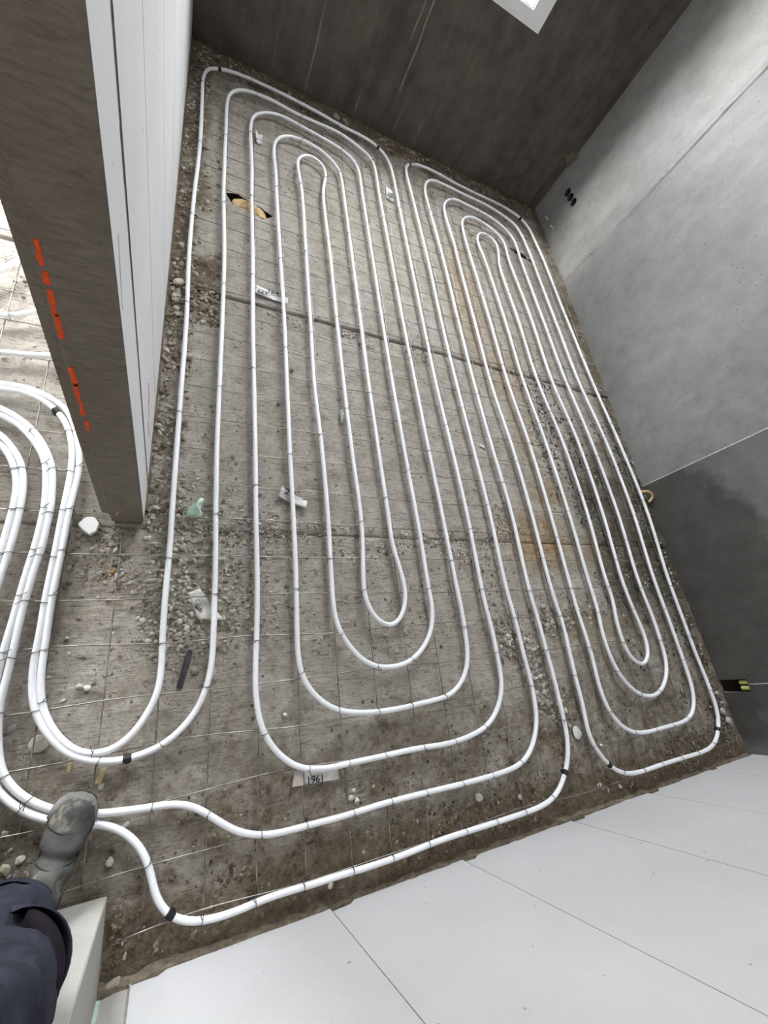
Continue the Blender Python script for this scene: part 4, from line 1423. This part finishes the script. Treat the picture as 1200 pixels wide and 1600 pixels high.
TG = 'paper delivery tags left on the mesh'
t1 = sheet('paper_tag', 'long paper tag printed 1961, upside down, under the outer bend of the left spiral', 'paper tag',
           [(0.398, -0.292), (0.556, -0.300), (0.556, -0.252), (0.402, -0.248)], M_PAPER, 0.001, n=12, z0=0.0185)
t1['group'] = TG
text(t1, '1961', 0.472, -0.283, 0.0242, 0.030, math.pi - 0.03, sx_=1.05)
mesh('end_panel', *prism([(0.392, -0.292), (0.430, -0.294), (0.430, -0.250), (0.402, -0.248)], 'z', 0.0232, 0.0238), M_PAPERP, t1)
mesh('print', *prism([(0.4315, -0.294), (0.4335, -0.294), (0.4335, -0.250), (0.4315, -0.250)], 'z', 0.0236, 0.0242), M_INK, t1)
t2 = sheet('paper_tag', 'white paper tag printed 1643 and 667 lying across the second to fourth far pipes', 'paper tag',
           [(0.287, 1.893), (0.450, 1.876), (0.455, 1.925), (0.289, 1.952)], M_PAPER, 0.006, z0=0.004)
t2['group'] = TG
text(t2, '1643', 0.385, 1.926, 0.0145, 0.034, -0.10, sx_=1.2)
text(t2, '667', 0.322, 1.904, 0.0150, 0.030, -0.10, sx_=1.2)
mesh('print', *prism([(0.298, 1.922), (0.345, 1.916), (0.345, 1.918), (0.298, 1.924)], 'z', 0.0140, 0.0146), M_INK, t2)
t3 = sheet('paper_tag', 'torn dirty paper tag with the digits 29 curled under the third long pipe', 'paper tag',
           [(0.376, 0.762), (0.492, 0.716), (0.500, 0.758), (0.395, 0.822)], M_PAPER, 0.012, z0=0.002, torn=0.45, seed=4)
t3['group'] = TG
text(t3, '29', 0.424, 0.780, 0.0170, 0.040, -0.35, sx_=1.2)
t4 = sheet('paper_tag', 'small white paper tag lying between far pipes near the left spiral corner', 'paper tag',
           [(1.205, 3.175), (1.262, 3.165), (1.272, 3.300), (1.215, 3.320)], M_PAPER, 0.004, z0=0.003)
t4['group'] = TG
text(t4, '66', 1.240, 3.225, 0.012, 0.060, 1.3)
t5 = sheet('paper_tag', 'small crumpled white paper tag beside the third pipe near the far left bend', 'paper tag',
           [(0.298, 3.175), (0.330, 3.170), (0.342, 3.285), (0.292, 3.300)], M_PAPER, 0.012, z0=0.003, torn=0.2, seed=6)
t5['group'] = TG
t6 = sheet('film_label', 'crumpled clear film label with tiny print under the first long pipe', 'label',
           [(0.048, 0.362), (0.088, 0.268), (0.170, 0.262), (0.088, 0.378)], M_FILM, 0.008, z0=0.001, seed=8)
for k in range(4):
    a = -1.05
    cx, cy = 0.074 + 0.009 * k, 0.318 + 0.004 * k
    c_, s_ = math.cos(a), math.sin(a)
    L_, W_ = 0.016, 0.0007
    mesh('print', *prism([(cx + u * c_ - v_ * s_, cy + u * s_ + v_ * c_) for u, v_ in ((-L_, -W_), (L_, -W_), (L_, W_), (-L_, W_))], 'z', 0.0098, 0.0104), M_TIE, t6)


def crumple(name, label, pts, mat, seed, h=0.03):
    """crumpled scrap of thin sheet: a jagged fan of folds"""
    r_ = np.random.default_rng(seed)
    c_ = np.mean(np.array(pts), 0)
    n, m = 22, 5
    V, F = [(c_[0], c_[1], 0.012 + h)], []
    for j in range(1, m + 1):
        for i in range(n):
            t_ = i / n * len(pts)
            p = np.array(pts[int(t_) % len(pts)]) * (1 - t_ % 1) + np.array(pts[(int(t_) + 1) % len(pts)]) * (t_ % 1)
            q = c_ + (p - c_) * (j / m)
            z = 0.010 + h * (1 - (j / m) ** 1.5) + h * 0.5 * (r_.random() - 0.3) * (j < m)
            V.append((q[0] + 0.002 * (r_.random() - .5), q[1] + 0.002 * (r_.random() - .5), max(z, 0.004)))
    for i in range(n):
        F.append((0, 1 + i, 1 + (i + 1) % n))
        for j in range(m - 1):
            a = 1 + j * n + i
            b_ = 1 + j * n + (i + 1) % n
            F.append((a, a + n, b_ + n, b_))
    o = mesh(name, V, F, mat, None, True, origin=(c_[0], c_[1], 0.0))
    return tag(o, label, 'scrap')


crumple('plastic_scrap', 'crumpled pale green plastic scrap between the first two long pipes',
        [(0.028, 0.655), (0.085, 0.652), (0.078, 0.690), (0.090, 0.728), (0.078, 0.735), (0.055, 0.706), (0.032, 0.684)], M_GREEN, 5, 0.020)
crumple('twisted_scrap', 'twisted pale plastic scrap between the sixth and seventh pipes',
        [(0.690, 1.185), (0.702, 1.190), (0.708, 1.235), (0.722, 1.262), (0.706, 1.270), (0.688, 1.250)], M_FILM, 6, 0.014)

# ---- fittings in the right wall
sb = thing('socket_box', 'row of three round black socket holes low in the right wall near the far corner', 'socket', (xr(SOCK[1][0]), SOCK[1][0], SOCK[1][1]))
for y_, z_ in SOCK:
    x0 = xr(y_)
    n = 24
    V, F = [], []
    for q, (dx, r_) in enumerate(((-0.0035, 0.0318), (-0.0035, 0.0295), (0.060, 0.0290), (0.060, 0.0316))):
        for i in range(n):
            a = 6.28318 * i / n
            V.append((x0 + dx, y_ + r_ * math.cos(a), z_ + r_ * math.sin(a)))
    for q in range(3):
        for i in range(n):
            F.append((q * n + i, q * n + (i + 1) % n, (q + 1) * n + (i + 1) % n, (q + 1) * n + i))
    F.append(tuple(range(2 * n, 3 * n)))
    mesh('socket_cup', V, F, M_BLACKP, sb, True)
for k, (y_, lab) in enumerate(((-0.2575, 'yellow conduit end in the wall niche, the one farther from the front wall'),
                               (-0.2895, 'yellow conduit end in the wall niche, the one closer to the front wall'))):
    x0 = xr(y_) + 0.018
    V, F = tube([(x0, y_, 0.096), (x0, y_, 0.098), (x0, y_, 0.145)], [0.0105, 0.0118, 0.0118], 14)
    o = mesh('conduit', V, F, M_YELLOW, None, True, origin=(x0, y_, 0.096))
    tag(o, lab, 'conduit', 'yellow conduits in the wall niche')
pth = smooth_path([(2.872, 1.000, 0.010), (2.905, 1.004, 0.028), (2.945, 1.002, 0.042), (2.972, 0.985, 0.044), (2.980, 0.960, 0.034), (2.962, 0.935, 0.012)], 0.006, 2)
o = mesh('conduit_loop', *tube(pth, 0.0085, 10), M_HOSE, None, True, origin=(2.93, 0.97, 0.0))
tag(o, 'bent ochre conduit loop poking up at the foot of the right wall', 'conduit')
for k, (y_, z_, lab) in enumerate(((3.781, 0.076, 'pale wall dowel low in the far corner, the higher pair member'), (3.643, 0.088, 'pale wall dowel low on the right wall below the socket holes'))):
    x0 = xr(y_)
    V, F = tube([(x0 + 0.01, y_, z_), (x0 - 0.016, y_, z_ + 0.004), (x0 - 0.034, y_ + 0.012, z_ + 0.010)], 0.0055, 8)
    o = mesh('wall_dowel', V, F, M_STYRO, None, True, origin=(x0, y_, z_))
    tag(o, ('pale wall dowel on the right wall, nearer the far corner', 'pale wall dowel on the right wall, farther from the far corner')[k], 'dowel', 'pale dowels below the socket holes')
rock('mortar_lump', 'lump of squeezed mortar at the left foot of the white front wall', 'mortar', -0.078, YN - 0.004, .028, .018, .016, (0.36, 0.31, 0.25), 302, rot=0.3)
# brown corner lump by the pipe at the far right
rock('stone', 'brown square rubble stone against the far right bend beside the tape band', 'stone', 2.665, 3.735, .030, .026, .022, (0.30, 0.25, 0.21), 301, SG, rot=0.3)

# ---- the person in the doorway
per = thing('person', 'person in navy work trousers standing in the doorway, one muddy boot on the pipes', 'person', (-0.30, -0.34, 0.0))


def ring(c, ax, ay, rx, ry, n=20, flat=None):
    c, ax, ay = np.array(c, float), np.array(ax, float), np.array(ay, float)
    out = []
    for k in range(n):
        a = 2 * math.pi * k / n
        p = c + ax * rx * math.cos(a) + ay * ry * math.sin(a)
        if flat is not None and p[2] < flat:
            p[2] = flat
        out.append(p)
    return out


def loft(rings):
    n = len(rings[0])
    V = [p for r_ in rings for p in r_]
    F = []
    for i in range(len(rings) - 1):
        for k in range(n):
            F.append((i * n + k, i * n + (k + 1) % n, (i + 1) * n + (k + 1) % n, (i + 1) * n + k))
    F.append(tuple(range(n))[::-1])
    F.append(tuple(range((len(rings) - 1) * n, len(rings) * n)))
    return V, F


def fuse(name, pieces, voxel, mat, parent, smooth_it=2, wr=None):
    V, F = join(*pieces)
    o = mesh(name, V, F, mat, parent)
    fix_normals(o)
    md = o.modifiers.new('fuse', 'REMESH')
    md.mode = 'VOXEL'
    md.voxel_size = voxel
    if smooth_it:
        ms = o.modifiers.new('soft', 'SMOOTH')
        ms.iterations = smooth_it
        ms.factor = 0.5
    dg = bpy.context.evaluated_depsgraph_get()
    me = bpy.data.meshes.new_from_object(o.evaluated_get(dg))
    o.modifiers.clear()
    o.data = me
    me.name = name
    if wr:
        co = np.zeros(len(me.vertices) * 3)
        no = np.zeros(len(me.vertices) * 3)
        me.vertices.foreach_get('co', co)
        me.vertices.foreach_get('normal', no)
        co, no = co.reshape(-1, 3), no.reshape(-1, 3)
        co = co + no * wr(co + np.array(wloc(parent)))[:, None]
        me.vertices.foreach_set('co', co.ravel())
    me.polygons.foreach_set('use_smooth', [True] * len(me.polygons))
    if not me.materials:
        me.materials.append(mat)
    me.update()
    return o


def make_boot(toe, heel, base):
    toe, heel = np.array(toe, float), np.array(heel, float)
    d = toe - heel
    L = np.linalg.norm(d)
    d = d / L
    s = np.array([d[1], -d[0]])          # to the right of the foot

    def W(u, v_, z):                     # u along foot (0 heel .. 1 toe), v sideways
        p = heel + d * (u * L) + s * v_
        return (p[0], p[1], base + z)
    D3, S3, U3 = np.array([d[0], d[1], 0]), np.array([s[0], s[1], 0]), np.array([0, 0, 1.0])
    sec = [(0.985, 0.038, 0.022, 0.020), (0.955, 0.042, 0.036, 0.031), (0.90, 0.045, 0.046, 0.036), (0.80, 0.048, 0.051, 0.040), (0.68, 0.052, 0.050, 0.046),
           (0.55, 0.060, 0.045, 0.056), (0.42, 0.072, 0.041, 0.068), (0.28, 0.085, 0.039, 0.080), (0.14, 0.080, 0.037, 0.078), (0.04, 0.065, 0.032, 0.060), (0.005, 0.06, 0.020, 0.04)]
    foot = loft([ring(W(u, 0.004 * math.sin(u * 3), z), S3, U3, rx, rz, 24, base + 0.016) for u, z, rx, rz in sec])
    sh = [(0.26, 0.07, 0.038, 0.075), (0.25, 0.12, 0.042, 0.066), (0.24, 0.16, 0.047, 0.062), (0.24, 0.21, 0.052, 0.062), (0.24, 0.27, 0.054, 0.064)]
    shaft = loft([ring(W(u, 0, z), S3, D3, rx, ry, 24) for u, z, rx, ry in sh])
    b_ = fuse('boot', [foot, shaft], 0.006, M_BOOT, per, 3,
              lambda p: 0.0045 * (fbm(p[:, 0] + p[:, 2] * 0.6, p[:, 1] + p[:, 2], 34, 12, 3) - 0.5) - 0.009 * np.exp(-(((p[:, :2] - heel) @ d / L - 0.56) / 0.035) ** 2) + 0.005 * np.exp(-(((p[:, :2] - heel) @ d / L - 0.47) / 0.04) ** 2) * sstep(base + .05, base + .09, p[:, 2]))
    b_['label'] = 'muddy dark grey work boot'
    # sole and heel block
    oy = [(0.0, 0.024), (0.06, 0.036), (0.18, 0.040), (0.32, 0.039), (0.45, 0.040), (0.60, 0.047), (0.75, 0.054), (0.88, 0.050), (0.96, 0.038), (1.005, 0.016)]
    out = [(u, w_) for u, w_ in oy] + [(u, -w_) for u, w_ in oy[::-1]]
    V = [W(u, v_, 0.000) for u, v_ in out] + [W(u * 1.0, v_ * 1.03, 0.012) for u, v_ in out] + [W(u, v_ * 0.97, 0.026) for u, v_ in out]
    n = len(out)
    F = [tuple(range(n))[::-1], tuple(range(2 * n, 3 * n))] + [(r_ * n + i, r_ * n + (i + 1) % n, (r_ + 1) * n + (i + 1) % n, (r_ + 1) * n + i) for r_ in range(2) for i in range(n)]
    so = mesh('sole', V, F, M_SOLE, b_)
    fix_normals(so)
    so['label'] = 'dark rubber sole'
    # worn toe bumper: strip round the toe
    rim = [(0.80, 0.0535), (0.88, 0.0505), (0.945, 0.0410), (0.985, 0.026), (1.002, 0.0), (0.985, -0.026), (0.945, -0.0410), (0.88, -0.0505), (0.80, -0.0535)]
    pr = [W(u, v_, 0) for u, v_ in rim]
    V, F = [], []
    prof = [(0.000, 0.020), (0.003, 0.034), (0.001, 0.048), (-0.006, 0.060), (-0.012, 0.066)]
    cen = np.array(W(0.80, 0, 0))
    for p in pr:
        v3 = np.array(p) - cen
        v3 = v3 / (np.linalg.norm(v3) + 1e-9)
        for q, z in prof:
            k = 1.0
            V.append((p[0] + v3[0] * q, p[1] + v3[1] * q, base + z))
    m = len(prof)
    for i in range(len(pr) - 1):
        for j in range(m - 1):
            F.append((i * m + j, (i + 1) * m + j, (i + 1) * m + j + 1, i * m + j + 1))
    tc_ = mesh('toe_cap', V, F, M_TOE, b_, True)
    md = tc_.modifiers.new('thick', 'SOLIDIFY')
    md.thickness = 0.004
    tc_['label'] = 'scuffed grey toe bumper'
    # stitched seams over the vamp
    for u0, du in ((0.72, 0.06), (0.50, 0.10)):
        P_ = []
        for th in np.radians(np.arange(-78, 79, 6)):
            u = u0 + du * abs(math.sin(th)) ** 1.5 * (1 if u0 > 0.6 else 0.4)
            q = [s_ for s_ in sec[::-1]]
            z = np.interp(u, [k_[0] for k_ in q], [k_[1] for k_ in q])
            rx = np.interp(u, [k_[0] for k_ in q], [k_[2] for k_ in q])
            rz = np.interp(u, [k_[0] for k_ in q], [k_[3] for k_ in q])
            P_.append(W(u, rx * 1.0 * math.sin(th), z + rz * math.cos(th) - 0.0005))
        sm = mesh('seam', *tube(P_, 0.0016, 6), M_SOLE, b_, True)
    return b_


def band_on_leg(name, a0, a1, zf, rf, mat, parent, n=18, m=4):
    """strip of cloth lying round the right trouser leg; zf(t, v) height, rf(t, v) distance from the leg's axis"""
    V, F = [], []
    for i in range(n + 1):
        t_ = i / n
        a = math.radians(a0 + (a1 - a0) * t_)
        for j in range(m + 1):
            v_ = j / m
            z = zf(t_, v_)
            cx = np.interp(z, [0.27, 0.35, 0.50, 0.65, 0.80, 0.95], [-0.272, -0.262, -0.228, -0.195, -0.188, -0.235])
            cy = np.interp(z, [0.27, 0.35, 0.50, 0.65, 0.80, 0.95], [-0.383, -0.378, -0.366, -0.358, -0.352, -0.345])
            r_ = rf(t_, v_)
            V.append((cx + r_ * math.cos(a), cy + r_ * math.sin(a), z))
    for i in range(n):
        for j in range(m):
            k = i * (m + 1) + j
            F.append((k, k + m + 1, k + m + 2, k + 1))
    o = mesh(name, V, F, mat, parent, True)
    md = o.modifiers.new('thick', 'SOLIDIFY')
    md.thickness = 0.0025
    return o


make_boot((-0.186, -0.186), (-0.258, -0.462), 0.0465)
make_boot((-0.430, -0.125), (-0.452, -0.415), 0.0465)


def leg(pts, radii, n=24):
    return tube(smooth_path(pts, 0.03, 1), np.interp(np.linspace(0, 1, len(smooth_path(pts, 0.03, 1))), np.linspace(0, 1, len(radii)), radii), n)


legR = leg([(-0.276, -0.386, 0.225), (-0.272, -0.383, 0.27), (-0.262, -0.378, 0.35), (-0.228, -0.366, 0.50), (-0.195, -0.358, 0.65), (-0.188, -0.352, 0.80), (-0.235, -0.345, 0.95)],
           [0.070, 0.070, 0.067, 0.068, 0.071, 0.076, 0.084, 0.090])
legL = leg([(-0.452, -0.345, 0.225), (-0.450, -0.342, 0.27), (-0.445, -0.335, 0.40), (-0.430, -0.310, 0.55), (-0.395, -0.310, 0.75), (-0.350, -0.330, 0.95)],
           [0.070, 0.070, 0.067, 0.068, 0.071, 0.076, 0.084, 0.090])
hips = loft([ring((-0.293, -0.335, z), (0.94, 0.34, 0), (-0.34, 0.94, 0), rx, ry, 24) for z, rx, ry in
             ((0.80, 0.13, 0.07), (0.86, 0.165, 0.10), (0.93, 0.172, 0.112), (1.00, 0.160, 0.108), (1.04, 0.150, 0.100))])


def trouser_wrinkle(p):
    x, y, z = p[:, 0], p[:, 1], p[:, 2]
    a = np.arctan2(y + 0.37, x + 0.26)
    f1 = np.sin(z * 60 + 2.2 * np.sin(a * 1.0 + z * 9) + 3 * fbm(x, y, 8, 3)) * 0.005
    hem = 0.012 * np.exp(-((z - 0.285) / 0.028) ** 2) - 0.010 * np.exp(-((z - 0.335) / 0.020) ** 2) + 0.007 * np.exp(-((z - 0.38) / 0.03) ** 2)
    return (f1 * (0.5 + 0.9 * sstep(0.7, 0.25, z)) + hem + 0.012 * (fbm(a * 0.6 + x * 2, z, 9, 8, 3) - 0.5))


tr = fuse('trousers', [legR, legL, hips], 0.009, M_FABRIC, per, 2, trouser_wrinkle)
tr['label'] = 'dusty navy work trousers'
# gaping knee pocket: dark lining and the cloth edge standing off it
li = band_on_leg('pocket_lining', 68, -70, lambda t_, v_: 0.568 + 0.008 * t_ + v_ * (0.004 + 0.12 * t_), lambda t_, v_: 0.062 + 0.024 * max(0.0, math.sin(v_ * 3.1416)) ** 0.35, M_LINING, tr)
li['label'] = 'dark lining in the gaping knee pocket'
band_on_leg('pocket_edge', 84, -72, lambda t_, v_: 0.520 + 0.018 * t_ + v_ * 0.052, lambda t_, v_: (0.064 if v_ == 0 else 0.080) + 0.016 * v_ * math.sin(min(1, t_ * 1.25) * 3.14) ** 0.7 + 0.002, M_FABRIC, tr)
band_on_leg('hem', 0, 360, lambda t_, v_: 0.222 + 0.026 * v_ + 0.006 * math.sin(t_ * 12.6), lambda t_, v_: 0.0745 + 0.003 * math.sin(t_ * 25) + 0.001 * v_, M_FABRIC, tr, 30, 3)

# ---- upper body (stands outside the picture, behind and above the camera's left)
def skin(name, chain, radii, mat, parent, voxel=0.012):
    pcs = []
    for c_, r_ in zip(chain, radii):
        P_ = smooth_path(c_, 0.02, 1)
        pcs.append(tube(P_, np.interp(np.linspace(0, 1, len(P_)), np.linspace(0, 1, len(r_)), r_), 14))
    return fuse(name, pcs, voxel, mat, parent, 2)


torso = loft([ring((cx, cy, z), (0.94, 0.34, 0), (-0.34, 0.94, 0), rx, ry, 24) for cx, cy, z, rx, ry in
              ((-0.296, -0.333, 0.95, 0.180, 0.120), (-0.298, -0.328, 1.06, 0.172, 0.118), (-0.306, -0.322, 1.20, 0.180, 0.122), (-0.322, -0.318, 1.34, 0.190, 0.118),
               (-0.334, -0.315, 1.42, 0.160, 0.095), (-0.345, -0.315, 1.47, 0.075, 0.070))])
armR = tube(smooth_path([(-0.18, -0.262, 1.40), (-0.12, -0.25, 1.29), (-0.16, -0.19, 1.30), (-0.17, -0.12, 1.47), (-0.165, -0.10, 1.56)], 0.02, 2), 0.05, 14)
armL = tube(smooth_path([(-0.53, -0.385, 1.40), (-0.60, -0.40, 1.22), (-0.62, -0.38, 1.08), (-0.60, -0.32, 0.92), (-0.59, -0.29, 0.86)], 0.02, 2), 0.052, 14)
jk = fuse('jacket', [torso, armR, armL], 0.012, M_JACKET, per, 2, lambda p: 0.008 * (fbm(p[:, 0] + p[:, 2], p[:, 1] + p[:, 2] * 0.7, 12, 6, 3) - 0.5))
jk['label'] = 'dark work jacket'


def hand(palm, fwd, side, curl, parent):
    palm, fwd, side = np.array(palm, float), np.array(fwd, float), np.array(side, float)
    fwd /= np.linalg.norm(fwd)
    side = side - fwd * (side @ fwd)
    side /= np.linalg.norm(side)
    dn = np.cross(fwd, side)
    ch, rr = [], []
    ch.append([palm - fwd * 0.06, palm - fwd * 0.02, palm + fwd * 0.03])
    rr.append([0.028, 0.032, 0.034])
    for k, (o_, L_) in enumerate(((-0.030, 0.072), (-0.010, 0.080), (0.011, 0.075), (0.030, 0.058))):
        b_ = palm + side * o_ + fwd * 0.035
        ch.append([palm + side * o_ * 0.8, b_, b_ + fwd * L_ * 0.45 + dn * curl * 0.2 * L_, b_ + fwd * L_ * 0.75 + dn * curl * 0.6 * L_])
        rr.append([0.012, 0.0105, 0.0095, 0.0082])
    b_ = palm - side * 0.028 - fwd * 0.015
    ch.append([palm - fwd * 0.02, b_, b_ - side * 0.022 + fwd * 0.028, b_ - side * 0.024 + fwd * 0.052 + dn * 0.01])
    rr.append([0.014, 0.013, 0.0105, 0.0090])
    return skin('hand', ch, rr, M_SKIN, parent, 0.005)


hand((-0.150, -0.085, 1.625), (0.35, 0.25, 0.9), (0.6, -0.8, 0.0), 0.8, per)
hand((-0.585, -0.275, 0.785), (0.05, 0.15, -1.0), (0.2, 0.95, 0.1), 0.6, per)
hc = np.array([-0.360, -0.306, 1.655])
f3 = np.array([0.75, 0.60, -0.25])
f3 /= np.linalg.norm(f3)
s3 = np.cross(f3, (0, 0, 1.0))
s3 /= np.linalg.norm(s3)
u3 = np.cross(s3, f3)
hs = [(-0.135, 0.030, 0.035, 0.005), (-0.105, 0.052, 0.062, 0.022), (-0.06, 0.066, 0.082, 0.012), (0.0, 0.075, 0.096, 0.0), (0.05, 0.074, 0.097, -0.006), (0.09, 0.062, 0.080, -0.010), (0.115, 0.030, 0.040, -0.012)]
skull = loft([ring(hc + u3 * z + f3 * off, s3, f3, rx, ry, 20) for z, rx, ry, off in hs])
neck = tube([(-0.345, -0.316, 1.44), (-0.350, -0.314, 1.50), tuple(hc - u3 * 0.06 - f3 * 0.01)], 0.055, 14)
nose = loft([ring(hc + f3 * (0.093 + o_) + u3 * z, s3, u3, r_, r_ * 1.1, 10) for o_, z, r_ in ((-0.02, 0.010, 0.012), (0.004, -0.012, 0.012), (0.018, -0.028, 0.012), (0.006, -0.036, 0.010))])
ears = [loft([ring(hc + s3 * (sg * (0.070 + q)) - f3 * 0.008 - u3 * 0.008, f3, u3, 0.016 * k_, 0.030 * k_, 12) for q, k_ in ((-0.01, 0.8), (0.006, 1.0), (0.014, 0.8))]) for sg in (-1, 1)]
hd = fuse('head', [skull, neck, nose] + ears, 0.006, M_SKIN, per, 2)
cap = loft([ring(hc + u3 * z + f3 * off, s3, f3, rx, ry, 20) for z, rx, ry, off in ((-0.02, 0.079, 0.075, -0.030), (0.03, 0.081, 0.090, -0.018), (0.07, 0.076, 0.094, -0.012), (0.10, 0.060, 0.076, -0.012), (0.125, 0.028, 0.036, -0.012))])
fuse('hair', [cap], 0.006, M_HAIR, hd, 2)
for sg in (-1, 1):
    ec = hc + f3 * 0.086 + s3 * sg * 0.031 + u3 * 0.012
    V, F = loft([ring(ec + f3 * q, s3, u3, r_, r_ * 0.6, 10) for q, r_ in ((-0.006, 0.013), (0.003, 0.012), (0.007, 0.005))])
    mesh('eye', V, F, M_PVC, hd, True)
    V, F = loft([ring(ec + f3 * q, s3, u3, r_, r_, 8) for q, r_ in ((0.004, 0.0052), (0.0085, 0.0045))])
    mesh('iris', V, F, M_HAIR, hd, True)
V, F = loft([ring(hc + f3 * (0.088 + q) - u3 * 0.062, s3, u3, rx, rz, 12) for q, rx, rz in ((-0.01, 0.026, 0.008), (0.002, 0.024, 0.007), (0.006, 0.014, 0.003))])
mesh('lips', V, F, simple('lips', (0.45, 0.22, 0.19), 0.5), hd, True)
